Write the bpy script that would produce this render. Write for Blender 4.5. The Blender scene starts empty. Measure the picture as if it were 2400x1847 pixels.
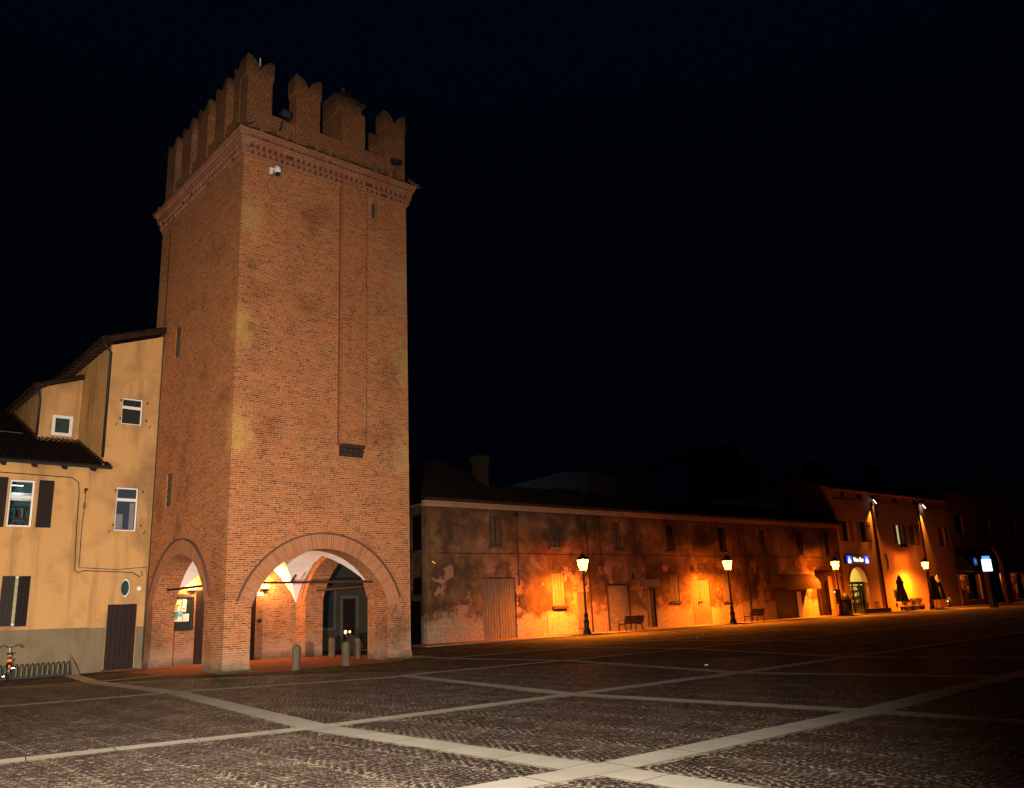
import bpy, bmesh, math, random
import numpy as np
from mathutils import Matrix, Vector
random.seed(7)
R = math.radians
SC = bpy.context.scene
COL = SC.collection

# ------------------------------------------------------------------ camera
cam_d = bpy.data.cameras.new("camera"); cam = bpy.data.objects.new("camera", cam_d); COL.objects.link(cam)
SC.camera = cam
cam_d.sensor_fit = 'HORIZONTAL'; cam_d.sensor_width = 36.0
cam_d.lens = 36.0 * 1961.38 / 2400.0
cam_d.clip_start = 0.05; cam_d.clip_end = 3000
PITCH, ROLL = 0.2525346, -0.0436232
fwd = Vector((0, math.cos(PITCH), math.sin(PITCH)))
rt = Vector((1, 0, 0)); up = rt.cross(fwd)
r2 = rt * math.cos(ROLL) + up * math.sin(ROLL); u2 = -rt * math.sin(ROLL) + up * math.cos(ROLL)
m = Matrix((r2, u2, -fwd)).transposed().to_4x4(); m.translation = Vector((0, 0, 1.6))
cam.matrix_world = m

# ------------------------------------------------------------------ world and exposure
world = bpy.data.worlds.new("World"); SC.world = world; world.use_nodes = True
wn = world.node_tree; wn.nodes.clear()
wo = wn.nodes.new('ShaderNodeOutputWorld'); wb = wn.nodes.new('ShaderNodeBackground')
wg = wn.nodes.new('ShaderNodeTexCoord'); ws = wn.nodes.new('ShaderNodeSeparateXYZ'); wr = wn.nodes.new('ShaderNodeValToRGB')
wn.links.new(wg.outputs['Generated'], ws.inputs[0]); wn.links.new(ws.outputs['Z'], wr.inputs[0])
wr.color_ramp.elements[0].color = (0.0003, 0.0005, 0.0009, 1); wr.color_ramp.elements[0].position = 0.0
wr.color_ramp.elements[1].color = (0.0003, 0.0011, 0.0031, 1); wr.color_ramp.elements[1].position = 0.6
wn.links.new(wr.outputs[0], wb.inputs['Color']); wb.inputs['Strength'].default_value = 1.0
wn.links.new(wb.outputs[0], wo.inputs['Surface'])
SC.view_settings.view_transform = 'Standard'; SC.view_settings.look = 'None'
SC.view_settings.exposure = 0.0; SC.view_settings.gamma = 1.0; SC.view_settings.use_curve_mapping = False

def lamp(name, kind, loc, energy, color, parent=None, target=None, **kw):
    d = bpy.data.lights.new(name, kind); d.energy = energy; d.color = color
    for k, v in kw.items(): setattr(d, k, v)
    o = bpy.data.objects.new(name, d); COL.objects.link(o); o.location = loc
    if parent: o.parent = parent
    if target is not None:
        o.rotation_euler = (Vector(target) - Vector(loc)).to_track_quat('-Z', 'Y').to_euler()
    return o
# the lights that fall on the tower: a floodlight behind the photographer and the camera's own flash
lamp("piazza_floodlight", 'SPOT', (-1.6, -0.8, 1.25), 46000, (1.0, 0.83, 0.65), target=(-13.8, 27.0, 6.5),
     spot_size=R(76), spot_blend=1.0, shadow_soft_size=0.08)
lamp("camera_flash", 'SPOT', (-0.1, -0.1, 1.85), 27000, (1.0, 0.90, 0.76), target=(-3.0, 10.0, -2.6),
     spot_size=R(90), spot_blend=1.0, shadow_soft_size=0.05)
# an unseen lamp assumed out of frame on the left, added for the tower's left face
lamp("unseen_left_lamp", 'SPOT', (-31.0, 9.0, 6.5), 7500, (1.0, 0.70, 0.38), target=(-12.0, 33.0, 7.0),
     spot_size=R(54), spot_blend=1.0, shadow_soft_size=0.15)

# ------------------------------------------------------------------ frames (plan rotations of the buildings)
TOWER = (Vector((-9.74, 28.28, 0)), 0.72924)
STREET = (Vector((-5.4, 46.4, 0)), R(41))
PLAIN = (Vector((0, 0, 0)), 0.0)

def tag(o, label=None, cat=None, group=None, kind=None):
    if label: o['label'] = label
    if cat: o['category'] = cat
    if group: o['group'] = group
    if kind: o['kind'] = kind
    return o

def thing(name, label, cat, frame=PLAIN, loc=(0, 0, 0), rz=0.0, group=None):
    o = bpy.data.objects.new(name, None); COL.objects.link(o)
    o.empty_display_size = 0.2
    M = Matrix.Translation(frame[0]) @ Matrix.Rotation(frame[1], 4, 'Z') @ Matrix.Translation(Vector(loc)) @ Matrix.Rotation(rz, 4, 'Z')
    o.location = M.to_translation(); o.rotation_euler = (0, 0, frame[1] + rz)
    return tag(o, label, cat, group)

def dup(root, frame, loc, rz=0.0, label=None):
    def cp(o, par):
        c = o.copy(); COL.objects.link(c); c.parent = par
        for ch in o.children: cp(ch, c)
        return c
    r = cp(root, None)
    M = Matrix.Translation(frame[0]) @ Matrix.Rotation(frame[1], 4, 'Z') @ Matrix.Translation(Vector(loc))
    r.location = M.to_translation(); r.rotation_euler = (0, 0, frame[1] + rz)
    if label: r['label'] = label
    return r

# ------------------------------------------------------------------ mesh builder
class MB:
    def __init__(s): s.v = []; s.f = []; s.uv = []; s.T = None
    def add(s, vs, fs, uvs=None):
        b = len(s.v)
        for p in vs:
            p = Vector(p)
            if s.T is not None: p = s.T @ p
            s.v.append(p)
        for i, f in enumerate(fs):
            s.f.append([b + k for k in f]); s.uv.append(uvs[i] if uvs else None)
        return s
    def box(s, x0, x1, y0, y1, z0, z1):
        return s.add([(x0,y0,z0),(x1,y0,z0),(x1,y1,z0),(x0,y1,z0),(x0,y0,z1),(x1,y0,z1),(x1,y1,z1),(x0,y1,z1)],
                     [(0,3,2,1),(4,5,6,7),(0,1,5,4),(1,2,6,5),(2,3,7,6),(3,0,4,7)])
    def cbox(s, c, d):
        return s.box(c[0]-d[0]/2, c[0]+d[0]/2, c[1]-d[1]/2, c[1]+d[1]/2, c[2]-d[2]/2, c[2]+d[2]/2)
    def bar(s, a, b, w, h=None, upv=(0, 0, 1)):
        a = Vector(a); b = Vector(b); h = h or w; d = (b - a).normalized()
        u = Vector(upv)
        if abs(d.dot(u)) > .95: u = Vector((1, 0, 0))
        x = d.cross(u).normalized(); y = x.cross(d)
        P = [a + x*i*w/2 + y*j*h/2 for i, j in ((-1,-1),(1,-1),(1,1),(-1,1))] + [b + x*i*w/2 + y*j*h/2 for i, j in ((-1,-1),(1,-1),(1,1),(-1,1))]
        return s.add(P, [(0,1,2,3),(7,6,5,4),(0,4,5,1),(1,5,6,2),(2,6,7,3),(3,7,4,0)])
    def tube(s, pts, r, n=8, cap=True):
        pts = [Vector(p) for p in pts]; rr = r if isinstance(r, (list, tuple)) else [r]*len(pts)
        V = []; 
        for i, p in enumerate(pts):
            d = (pts[min(i+1, len(pts)-1)] - pts[max(i-1, 0)]).normalized()
            u = Vector((0, 0, 1)) if abs(d.z) < .9 else Vector((1, 0, 0))
            x = d.cross(u).normalized(); y = d.cross(x)
            V += [p + (x*math.cos(2*math.pi*k/n) + y*math.sin(2*math.pi*k/n))*rr[i] for k in range(n)]
        F = [(i*n+k, i*n+(k+1) % n, (i+1)*n+(k+1) % n, (i+1)*n+k) for i in range(len(pts)-1) for k in range(n)]
        if cap: F += [tuple(range(n)), tuple(reversed(range((len(pts)-1)*n, len(pts)*n)))]
        return s.add(V, F)
    def lathe(s, prof, c=(0, 0, 0), n=16, ph=0.0, caps=True):
        V = [(c[0]+r*math.cos(2*math.pi*k/n+ph), c[1]+r*math.sin(2*math.pi*k/n+ph), c[2]+z) for r, z in prof for k in range(n)]
        F = [(i*n+k, i*n+(k+1) % n, (i+1)*n+(k+1) % n, (i+1)*n+k) for i in range(len(prof)-1) for k in range(n)]
        if caps: F += [tuple(reversed(range(n))), tuple(range((len(prof)-1)*n, len(prof)*n))]
        return s.add(V, F)
    def prism(s, poly, fa, fb):
        """poly: 2-d outline; fa, fb map (u,v)->3-d for the two end caps"""
        n = len(poly)
        return s.add([fa(*p) for p in poly] + [fb(*p) for p in poly],
                     [tuple(range(n)), tuple(reversed(range(n, 2*n)))] + [(i, n+i, n+(i+1) % n, (i+1) % n) for i in range(n)])
    def build(s, name, mat, parent=None, smooth=False, recalc=True, bevel=0.0):
        me = bpy.data.meshes.new(name); me.from_pydata([tuple(p) for p in s.v], [], s.f)
        uvl = me.uv_layers.new(name='UVMap')
        for pi, p in enumerate(me.polygons):
            cu = s.uv[pi]
            n = p.normal
            for k, li in enumerate(p.loop_indices):
                if cu is not None: uvl.data[li].uv = cu[k]
                else:
                    c = me.vertices[me.loops[li].vertex_index].co
                    if abs(n.z) > .72: uvl.data[li].uv = (c.x, c.y)
                    elif abs(n.x) > abs(n.y): uvl.data[li].uv = (c.y, c.z)
                    else: uvl.data[li].uv = (c.x, c.z)
            p.use_smooth = smooth
        if isinstance(mat, (list, tuple)):
            for mm in mat: me.materials.append(mm)
        else: me.materials.append(mat)
        if recalc:
            bm = bmesh.new(); bm.from_mesh(me); bmesh.ops.recalc_face_normals(bm, faces=bm.faces); bm.to_mesh(me); bm.free()
        o = bpy.data.objects.new(name, me); COL.objects.link(o)
        if parent is not None: o.parent = parent
        if bevel:
            b = o.modifiers.new('bevel', 'BEVEL'); b.width = bevel; b.segments = 2; b.limit_method = 'ANGLE'
        return o

def along_x(y0, sg=1): return lambda a, b, z: (a, y0 + sg*b, z)
def along_y(x0, sg=1): return lambda a, b, z: (x0 + sg*b, a, z)

def arch_fn(x0, x1, spring, rise):
    c = (x0+x1)/2; h = (x1-x0)/2
    rad = (h*h + rise*rise)/(2*rise); cz = spring + rise - rad
    return lambda x: cz + math.sqrt(max(0, rad*rad - (x-c)**2)) if rise < h*1.001 else spring + rise*math.sqrt(max(0, 1-((x-c)/h)**2))

def rect(x0, x1, z0, z1, rev=None): return dict(x0=x0, x1=x1, lo=lambda x: z0, hi=lambda x: z1, rev=rev, seg=1)
def arch(x0, x1, z0, spring, rise, rev=None, seg=28):
    f = arch_fn(x0, x1, spring, rise); return dict(x0=x0, x1=x1, lo=lambda x: z0, hi=f, rev=rev, seg=seg)
def oval(cx, cz, w, h, rev=None, seg=16):
    g = lambda x: h/2*math.sqrt(max(0, 1-((x-cx)/(w/2))**2))
    return dict(x0=cx-w/2, x1=cx+w/2, lo=lambda x: cz-g(x), hi=lambda x: cz+g(x), rev=rev, seg=seg)

def wall_sheet(mb, a0, a1, zb, zt, mp, thick=0.4, ops=(), back=True, ends=True, step=None):
    zbf = zb if callable(zb) else (lambda x: zb); ztf = zt if callable(zt) else (lambda x: zt)
    bs = {round(a0, 4), round(a1, 4)}
    for o in ops:
        for k in range(o['seg']+1):
            t = k/o['seg']
            if o['seg'] > 1: t = .5 - .5*math.cos(math.pi*t)
            bs.add(round(o['x0'] + (o['x1']-o['x0'])*t, 4))
    if step:
        k = a0
        while k < a1: bs.add(round(k, 4)); k += step
    bs = sorted(b for b in bs if a0-1e-6 <= b <= a1+1e-6)
    Q = lambda P: mb.add(P, [(0, 1, 2, 3)])
    for p, q in zip(bs[:-1], bs[1:]):
        if q - p < 1e-4: continue
        mid = (p+q)/2
        cur = sorted([o for o in ops if o['x0'] < mid < o['x1']], key=lambda o: o['lo'](mid))
        lo = (zbf(p), zbf(q))
        for o in list(cur) + [None]:
            hi = (o['lo'](p), o['lo'](q)) if o else (ztf(p), ztf(q))
            if hi[0] - lo[0] > 1e-4 or hi[1] - lo[1] > 1e-4:
                Q([mp(p, 0, lo[0]), mp(q, 0, lo[1]), mp(q, 0, hi[1]), mp(p, 0, hi[0])])
                if back: Q([mp(p, thick, lo[0]), mp(q, thick, lo[1]), mp(q, thick, hi[1]), mp(p, thick, hi[0])])
            if o:
                rv = o['rev'] or thick
                l2 = (o['lo'](p), o['lo'](q)); h2 = (o['hi'](p), o['hi'](q))
                Q([mp(p, 0, l2[0]), mp(q, 0, l2[1]), mp(q, rv, l2[1]), mp(p, rv, l2[0])])
                Q([mp(p, 0, h2[0]), mp(q, 0, h2[1]), mp(q, rv, h2[1]), mp(p, rv, h2[0])])
                lo = h2
    for o in ops:
        rv = o['rev'] or thick
        for x in (o['x0'], o['x1']):
            if o['hi'](x) - o['lo'](x) > 1e-3:
                Q([mp(x, 0, o['lo'](x)), mp(x, rv, o['lo'](x)), mp(x, rv, o['hi'](x)), mp(x, 0, o['hi'](x))])
    if ends:
        for x in (a0, a1): Q([mp(x, 0, zbf(x)), mp(x, thick, zbf(x)), mp(x, thick, ztf(x)), mp(x, 0, ztf(x))])
        if back: 
            n = len(bs)
            for p, q in zip(bs[:-1], bs[1:]): Q([mp(p, 0, ztf(p)), mp(q, 0, ztf(q)), mp(q, thick, ztf(q)), mp(p, thick, ztf(p))])
    return mb

# ------------------------------------------------------------------ materials
class NT:
    def __init__(s, name):
        s.m = bpy.data.materials.new(name); s.m.use_nodes = True; s.t = s.m.node_tree; s.t.nodes.clear()
        s.out = s.t.nodes.new('ShaderNodeOutputMaterial')
    def n(s, typ, ins=None, **kw):
        nd = s.t.nodes.new('ShaderNode'+typ)
        for k, v in kw.items(): setattr(nd, k, v)
        for k, v in (ins or {}).items():
            sock = nd.inputs[k]
            if isinstance(v, bpy.types.NodeSocket): s.t.links.new(v, sock)
            elif v is not None:
                if hasattr(sock.default_value, '__len__') and not hasattr(v, '__len__'): sock.default_value = [v]*len(sock.default_value)
                elif hasattr(sock.default_value, '__len__') and len(sock.default_value) == 4 and len(v) == 3: sock.default_value = (*v, 1)
                else: sock.default_value = v
        return nd
    def math(s, op, a, b=0.0, c=0.0, clamp=False):
        nd = s.n('Math', {0: a, 1: b, 2: c}, operation=op); nd.use_clamp = clamp; return nd.outputs[0]
    def mix(s, f, a, b, blend='MIX'):
        nd = s.t.nodes.new('ShaderNodeMix'); nd.data_type = 'RGBA'; nd.blend_type = blend
        for k, v in ((0, f), (6, a), (7, b)):
            if isinstance(v, bpy.types.NodeSocket): s.t.links.new(v, nd.inputs[k])
            elif k == 0: nd.inputs[0].default_value = v
            else: nd.inputs[k].default_value = (*v[:3], 1)
        return nd.outputs[2]
    def noise(s, vec, scale, detail=3, rough=.55, dist=0.0):
        return s.n('TexNoise', {'Vector': vec, 'Scale': scale, 'Detail': detail, 'Roughness': rough, 'Distortion': dist}).outputs['Fac']
    def ramp(s, f, stops, interp='LINEAR'):
        nd = s.n('ValToRGB', {0: f}); cr = nd.color_ramp; cr.interpolation = interp
        while len(cr.elements) < len(stops): cr.elements.new(0.5)
        for e, (p, c) in zip(cr.elements, stops):
            e.position = p; e.color = (*c, 1) if hasattr(c, '__len__') else (c, c, c, 1)
        return nd.outputs[0]
    def obj(s): return s.n('TexCoord').outputs['Object']
    def uv(s): return s.n('UVMap', uv_map='UVMap').outputs[0]
    def scale(s, vec, x, y, z=1.0):
        return s.n('VectorMath', {0: vec, 1: (x, y, z)}, operation='MULTIPLY').outputs[0]
    def bump(s, h, strength=.4, dist=.02):
        return s.n('Bump', {'Height': h, 'Strength': strength, 'Distance': dist}).outputs[0]
    def pbr(s, col, rough=.85, normal=None, metal=0.0, spec=.3, **kw):
        ins = {'Base Color': col, 'Roughness': rough, 'Metallic': metal, 'Specular IOR Level': spec}
        if normal is not None: ins['Normal'] = normal
        ins.update(kw)
        b = s.n('BsdfPrincipled', ins); s.t.links.new(b.outputs[0], s.out.inputs['Surface']); return s.m

def simple(name, col, rough=.7, metal=0.0, nscale=6.0, var=.25, bump=.15, spec=.3):
    t = NT(name); o = t.obj(); n1 = t.noise(o, nscale, 4); n2 = t.noise(o, nscale*7, 2)
    c = t.mix(t.math('MULTIPLY', n1, 1.0), tuple(x*(1-var) for x in col), tuple(min(1, x*(1+var)) for x in col))
    return t.pbr(c, rough, t.bump(n2, bump, .01), metal, spec)

def emit(name, col, strength):
    t = NT(name); e = t.n('Emission', {'Color': col, 'Strength': strength}); t.t.links.new(e.outputs[0], t.out.inputs[0]); return t.m

def brick_mat(name, cols, mortar, bw=.27, rh=.072, ms=.011, swap=False, stains=(), dirt_or_glints=1.0, base_white=False, offset=.5, bumpk=.6, red=False, moss=False):
    t = NT(name); uv = t.uv(); ob = t.obj()
    if swap:
        sp = t.n('SeparateXYZ', {0: uv}); uv = t.n('CombineXYZ', {0: sp.outputs[1], 1: sp.outputs[0]}).outputs[0]
    w = t.n('TexNoise', {'Vector': uv, 'Scale': 1.6, 'Detail': 4.0, 'Roughness': .65}).outputs['Color']
    w = t.n('VectorMath', {0: w, 1: (.5, .5, .5)}, operation='SUBTRACT').outputs[0]
    w = t.n('VectorMath', {0: w, 1: (.10, .030, 0)}, operation='MULTIPLY').outputs[0]
    uvw = t.n('VectorMath', {0: uv, 1: w}, operation='ADD').outputs[0]
    def bt(c1, c2, mo):
        return t.n('TexBrick', {'Vector': uvw, 'Color1': c1, 'Color2': c2, 'Mortar': mo, 'Scale': 1.0, 'Mortar Size': ms, 'Mortar Smooth': .25,
                                'Bias': 0.0, 'Brick Width': bw, 'Row Height': rh}, offset=offset, squash=.72 if offset else 1.0, squash_frequency=3)
    b = bt((0, 0, 0), (1, 1, 1), (.5, .5, .5))
    n = len(cols)
    bc = t.ramp(b.outputs['Color'], [(i/(n-1), c) for i, c in enumerate(cols)])
    # small brick-scale mottling and large weathering
    fine = t.noise(ob, 14, 5, .65); big = t.noise(ob, .55, 5, .6); mid = t.noise(ob, 2.2, 5, .65)
    bc = t.mix(t.math('MULTIPLY', t.ramp(fine, [(.35, 0), (.7, 1)]), .35), bc, (cols[0][0]*.5, cols[0][1]*.5, cols[0][2]*.55))
    bc = t.mix(t.math('MULTIPLY', t.ramp(mid, [(.45, 0), (.68, 1)]), .45), bc, (cols[-1][0]*1.1, cols[-1][1]*1.05, cols[-1][2]))
    mor = t.mix(t.ramp(mid, [(.3, 0), (.7, 1)]), mortar, tuple(x*.55 for x in mortar))
    col = t.mix(b.outputs['Fac'], bc, mor)
    dk = t.ramp(big, [(.30, (.66, .60, .56)), (.46, (1, 1, 1)), (.72, (1.12, 1.02, .95))])
    col = t.mix(dirt_or_glints, col, dk, 'MULTIPLY')
    fl = t.noise(t.scale(ob, 5.5, 5.5, 17.0), 1.0, 3, .6); fm = t.noise(ob, .5, 4, .6)
    thr = t.math('MULTIPLY', t.ramp(fl, [(.60, 0), (.66, 1)]), t.ramp(fm, [(.44, .15), (.62, 1)]))
    col = t.mix(t.math('MULTIPLY', thr, .75*dirt_or_glints), col, (.05, .022, .014))
    pale = t.math('MULTIPLY', t.ramp(t.noise(t.scale(ob, 1.6, 1.6, 5.0), 1.0, 6, .7), [(.58, 0), (.66, 1)]), t.ramp(t.noise(ob, .4, 3), [(.5, 0), (.6, 1)]))
    col = t.mix(t.math('MULTIPLY', pale, .45*dirt_or_glints), col, (mortar[0], mortar[1], mortar[2]))
    streak = t.noise(t.scale(ob, 3.0, 3.0, .25), 1.0, 4, .6)
    col = t.mix(t.math('MULTIPLY', t.ramp(streak, [(.60, 0), (.78, 1)]), .35*dirt_or_glints), col, (.09, .045, .03))
    for (c, rad, sc) in stains:
        d = t.n('VectorMath', {0: ob, 1: c}, operation='SUBTRACT').outputs[0]
        d = t.n('VectorMath', {0: d, 1: (1, 1, .62)}, operation='MULTIPLY').outputs[0]
        ln = t.n('VectorMath', {0: d}, operation='LENGTH').outputs['Value']
        v = t.math('ADD', t.math('DIVIDE', ln, rad), t.math('MULTIPLY', t.math('SUBTRACT', t.noise(ob, 2.6, 7, .72, .6), .5), 3.4))
        f = t.ramp(v, [(.35, 1), (1.05, 0)])
        col = t.mix(t.math('MULTIPLY', f, t.math('ADD', .12, t.math('MULTIPLY', fine, .6))), col, t.mix(b.outputs['Fac'], sc, tuple(min(1, x*1.5) for x in sc)))
    if red:
        col = t.mix(t.math('MULTIPLY', t.ramp(t.noise(ob, .9, 5, .6), [(.50, 0), (.62, 1)]), .4), col, (.30, .075, .04))
    if moss:
        mz = t.math('ADD', t.n('SeparateXYZ', {0: ob}).outputs[2], t.math('MULTIPLY', t.math('SUBTRACT', t.noise(ob, 2.0, 5), .5), 1.4))
        col = t.mix(t.math('MULTIPLY', t.ramp(t.math('DIVIDE', t.math('SUBTRACT', mz, 22.2), 1.2), [(.1, 0), (.7, 1)]), .72), col, (.040, .034, .024))
    if base_white:
        sp = t.n('SeparateXYZ', {0: ob}).outputs[2]
        v = t.math('ADD', sp, t.math('MULTIPLY', t.math('SUBTRACT', t.noise(ob, 1.3, 5), .5), 2.2))
        col = t.mix(t.math('MULTIPLY', t.ramp(v, [(.25, 1), (1.0, 0)]), .5), col, (.30, .22, .17))
        v2 = t.math('ADD', sp, t.math('MULTIPLY', t.noise(ob, 2.0, 4), .5))
        col = t.mix(t.math('MULTIPLY', t.ramp(v2, [(.3, 1), (.62, 0)]), .7), col, (.05, .045, .03))
    h = t.math('SUBTRACT', t.math('MULTIPLY', fine, .4), b.outputs['Fac'])
    return t.pbr(col, .9, t.bump(h, bumpk, .012), spec=.15)

BR = [(.085, .030, .018), (.27, .064, .021), (.38, .092, .026), (.43, .125, .038), (.17, .048, .022), (.44, .175, .07)]
M = {}
M['tower'] = brick_mat('tower_brick', BR, (.52, .30, .155), ms=.012, stains=(
    ((.2, 0, 11.9), .62, (.44, .30, .09)), ((.2, 0, 8.0), .68, (.46, .31, .09)), ((.45, 0, 16.2), .6, (.36, .25, .10)),
    ((6.75, .0, 1.1), .75, (.055, .038, .026)), ((6.6, .5, .9), .8, (.05, .035, .025)), ((.0, 7.1, 1.3), .9, (.05, .035, .025)), ((.0, 1.3, .6), .6, (.06, .042, .03)), ((5.35, .0, 4.1), .35, (.20, .06, .025)), ((7.2, 0, 7.7), .7, (.42, .27, .11)), ((7.3, 0, 15.0), .9, (.34, .22, .10)), ((7.3, 0, 11.6), .8, (.38, .27, .09))), base_white=True)
M['brick_dark'] = brick_mat('merlon_brick', [(.045, .018, .012), (.12, .034, .014), (.18, .048, .018), (.22, .068, .026)], (.40, .22, .11), ms=.0135, moss=True, dirt_or_glints=1.0)
M['pil'] = brick_mat('pilaster_brick', [(.11, .04, .021), (.27, .072, .025), (.36, .098, .030), (.40, .13, .042), (.21, .06, .025), (.40, .165, .07)], (.46, .25, .12), ms=.0115)
M['brick_in'] = brick_mat('portico_brick', [(.13, .05, .028), (.28, .085, .034), (.34, .12, .045), (.38, .17, .075)], (.40, .26, .15), base_white=True)
M['voussoir'] = brick_mat('voussoir_brick', [(.26, .085, .04), (.37, .135, .06), (.41, .165, .075), (.31, .11, .05)], (.46, .29, .17), bw=.56, rh=.078, ms=.010, dirt_or_glints=.7, offset=0.0)
M['hood'] = simple('hood_brick', (.11, .05, .032), .9)
M['cornice'] = brick_mat('cornice_brick', [(.26, .08, .045), (.34, .12, .065), (.30, .075, .04), (.38, .19, .11)], (.42, .27, .17), rh=.075, ms=.014, red=True)

def plaster(name, col, stain, stainf=.5, sc=.8, rough=.92, lo=.45, hi=.7):
    t = NT(name); o = t.obj()
    big = t.noise(o, sc, 6, .62, .3); med = t.noise(o, sc*4, 5, .6); fine = t.noise(o, 45, 3)
    streak = t.noise(t.scale(o, 2.6, 2.6, .22), 1.0, 5, .6)
    c = t.mix(t.math('MULTIPLY', t.ramp(big, [(lo, 0), (hi, 1)]), stainf), col, stain)
    c = t.mix(t.math('MULTIPLY', t.ramp(streak, [(.52, 0), (.72, 1)]), stainf*.8), c, stain)
    c = t.mix(t.math('MULTIPLY', med, .25), c, tuple(x*.72 for x in col))
    return t.pbr(c, rough, t.bump(fine, .25, .006), spec=.12)
M['ochre'] = plaster('ochre_plaster', (.52, .295, .12), (.20, .115, .055), .8, .6)
M['ochre_shade'] = plaster('tan_plaster', (.40, .22, .08), (.22, .13, .06), .4)
M['plinth'] = plaster('grey_render_plinth', (.19, .15, .095), (.11, .085, .055), .6, 1.5)
M['vault'] = plaster('white_vault_plaster', (.88, .87, .86), (.74, .72, .70), .2)

def decayed():
    """peeling, damp-stained render of the long building, brick showing where it has fallen"""
    t = NT('decayed_render'); o = t.obj(); uv = t.uv()
    sp = t.n('SeparateXYZ', {0: o}); z = sp.outputs[2]
    big = t.noise(o, .33, 9, .68); med = t.noise(o, 1.0, 9, .7); fine = t.noise(o, 6, 6, .7); grit = t.noise(o, 40, 3)
    c = t.ramp(med, [(.28, (.13, .066, .034)), (.50, (.25, .13, .064)), (.74, (.34, .205, .115))])
    c = t.mix(t.math('MULTIPLY', t.ramp(big, [(.40, 0), (.56, 1)]), .9), c, (.052, .028, .017))
    up = t.ramp(t.math('DIVIDE', z, 8.0), [(.45, 0), (.75, 1)])
    m2 = t.noise(t.n('VectorMath', {0: o, 1: (13, 5, 3)}, operation='ADD').outputs[0], .8, 9, .7, .15)
    c = t.mix(t.math('MULTIPLY', t.ramp(m2, [(.46, 0), (.62, 1)]), .8), c, (.095, .046, .026))
    c = t.mix(t.math('MULTIPLY', t.ramp(fine, [(.55, 0), (.68, 1)]), .45), c, (.17, .09, .055))
    # pale salt-bleached band above the pavement with a ragged upper edge
    v = t.math('ADD', z, t.math('MULTIPLY', t.math('SUBTRACT', med, .5), 3.2))
    lowm = t.ramp(t.math('DIVIDE', v, 3.0), [(.36, 1), (.50, 0)])
    pale = t.ramp(fine, [(.35, (.22, .145, .095)), (.55, (.37, .275, .20)), (.75, (.45, .35, .26))])
    c = t.mix(t.math('MULTIPLY', lowm, .85), c, pale)
    # exposed brick patches
    b = t.n('TexBrick', {'Vector': uv, 'Color1': (.30, .10, .05), 'Color2': (.40, .16, .08), 'Mortar': (.40, .28, .18), 'Scale': 1.0, 'Mortar Size': .014,
                         'Brick Width': .27, 'Row Height': .075})
    m3 = t.noise(t.n('VectorMath', {0: o, 1: (3, 31, 9)}, operation='ADD').outputs[0], .7, 8, .66)
    zz = t.ramp(t.math('DIVIDE', z, 8.0), [(.05, 1), (.5, .8), (.6, 0)])
    bf = t.math('MULTIPLY', t.ramp(m3, [(.56, 0), (.59, 1)]), zz)
    c = t.mix(bf, c, b.outputs['Color'])
    black = t.ramp(t.noise(o, 3.2, 7, .7), [(.66, 0), (.74, 1)])
    c = t.mix(t.math('MULTIPLY', black, .7), c, (.035, .028, .022))
    h = t.math('ADD', t.math('MULTIPLY', fine, .6), t.math('MULTIPLY', grit, .15))
    h = t.math('SUBTRACT', h, t.math('MULTIPLY', bf, .5))
    return t.pbr(c, .93, t.bump(h, .6, .03), spec=.1)
M['decay'] = decayed()
M['eave_band'] = plaster('eave_render', (.34, .22, .13), (.15, .09, .06), .5, 2.0)
M['far'] = plaster('far_ochre_render', (.50, .27, .13), (.30, .14, .07), .4, .4)
M['far2'] = plaster('far_brown_render', (.30, .15, .08), (.2, .1, .06), .4, .4)
M['pale_far'] = plaster('pale_far_render', (.055, .065, .10), (.04, .045, .07), .4, .3)
M['red_far'] = plaster('red_far_render', (.08, .03, .02), (.05, .02, .015), .4, .3)

def wood(name, col, dark, ps=.16, rough=.8):
    t = NT(name); o = t.obj(); 
    g = t.noise(t.scale(o, 9, 9, .7), 3.0, 6, .65); g2 = t.noise(t.scale(o, 30, 30, 1.2), 1.0, 3)
    pl = t.noise(t.scale(o, 5, 5, .05), 1.0, 1)
    c = t.mix(t.ramp(g, [(.35, 0), (.7, 1)]), dark, col)
    c = t.mix(t.math('MULTIPLY', t.ramp(pl, [(.4, 0), (.6, 1)]), .3), c, tuple(x*.6 for x in col))
    return t.pbr(c, rough, t.bump(g2, .35, .01), spec=.2)
M['shutter_brown'] = wood('dark_brown_painted_wood', (.016, .006, .006), (.009, .004, .004), rough=.6)
M['old_wood'] = wood('weathered_grey_wood', (.26, .185, .14), (.09, .06, .045))
M['grey_dark'] = wood('dark_grey_wood', (.15, .10, .075), (.05, .033, .025))
M['pale_wood'] = wood('bleached_wood', (.25, .18, .13), (.10, .07, .05))
M['door_dark'] = wood('dark_door_wood', (.028, .010, .010), (.012, .006, .006), rough=.6)
M['bench_wood'] = wood('bench_slats', (.07, .03, .02), (.035, .016, .01))
M['white_frame'] = simple('white_window_frame', (.70, .68, .66), .45, nscale=3, var=.06)
M['black_iron'] = simple('black_iron', (.012, .012, .013), .45, .3, spec=.5)
M['pipe'] = simple('dark_metal_pipe', (.02, .022, .022), .5, .4)
M['rusty'] = simple('rusty_iron', (.045, .02, .014), .8, .3)
M['steel'] = simple('worn_steel', (.35, .35, .36), .3, .9)
M['cable'] = simple('black_cable', (.02, .018, .016), .7)
M['white_plastic'] = simple('white_plastic', (.75, .74, .74), .4, var=.04)
M['stone'] = plaster('grey_stone', (.10, .074, .052), (.03, .022, .016), .8, 2.2)
M['kerb'] = plaster('pale_kerb_stone', (.34, .28, .22), (.2, .16, .12), .5, 2.0)
M['metal_shutter'] = simple('rusty_metal_slats', (.33, .24, .19), .6, .2, nscale=4, var=.5)
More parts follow.
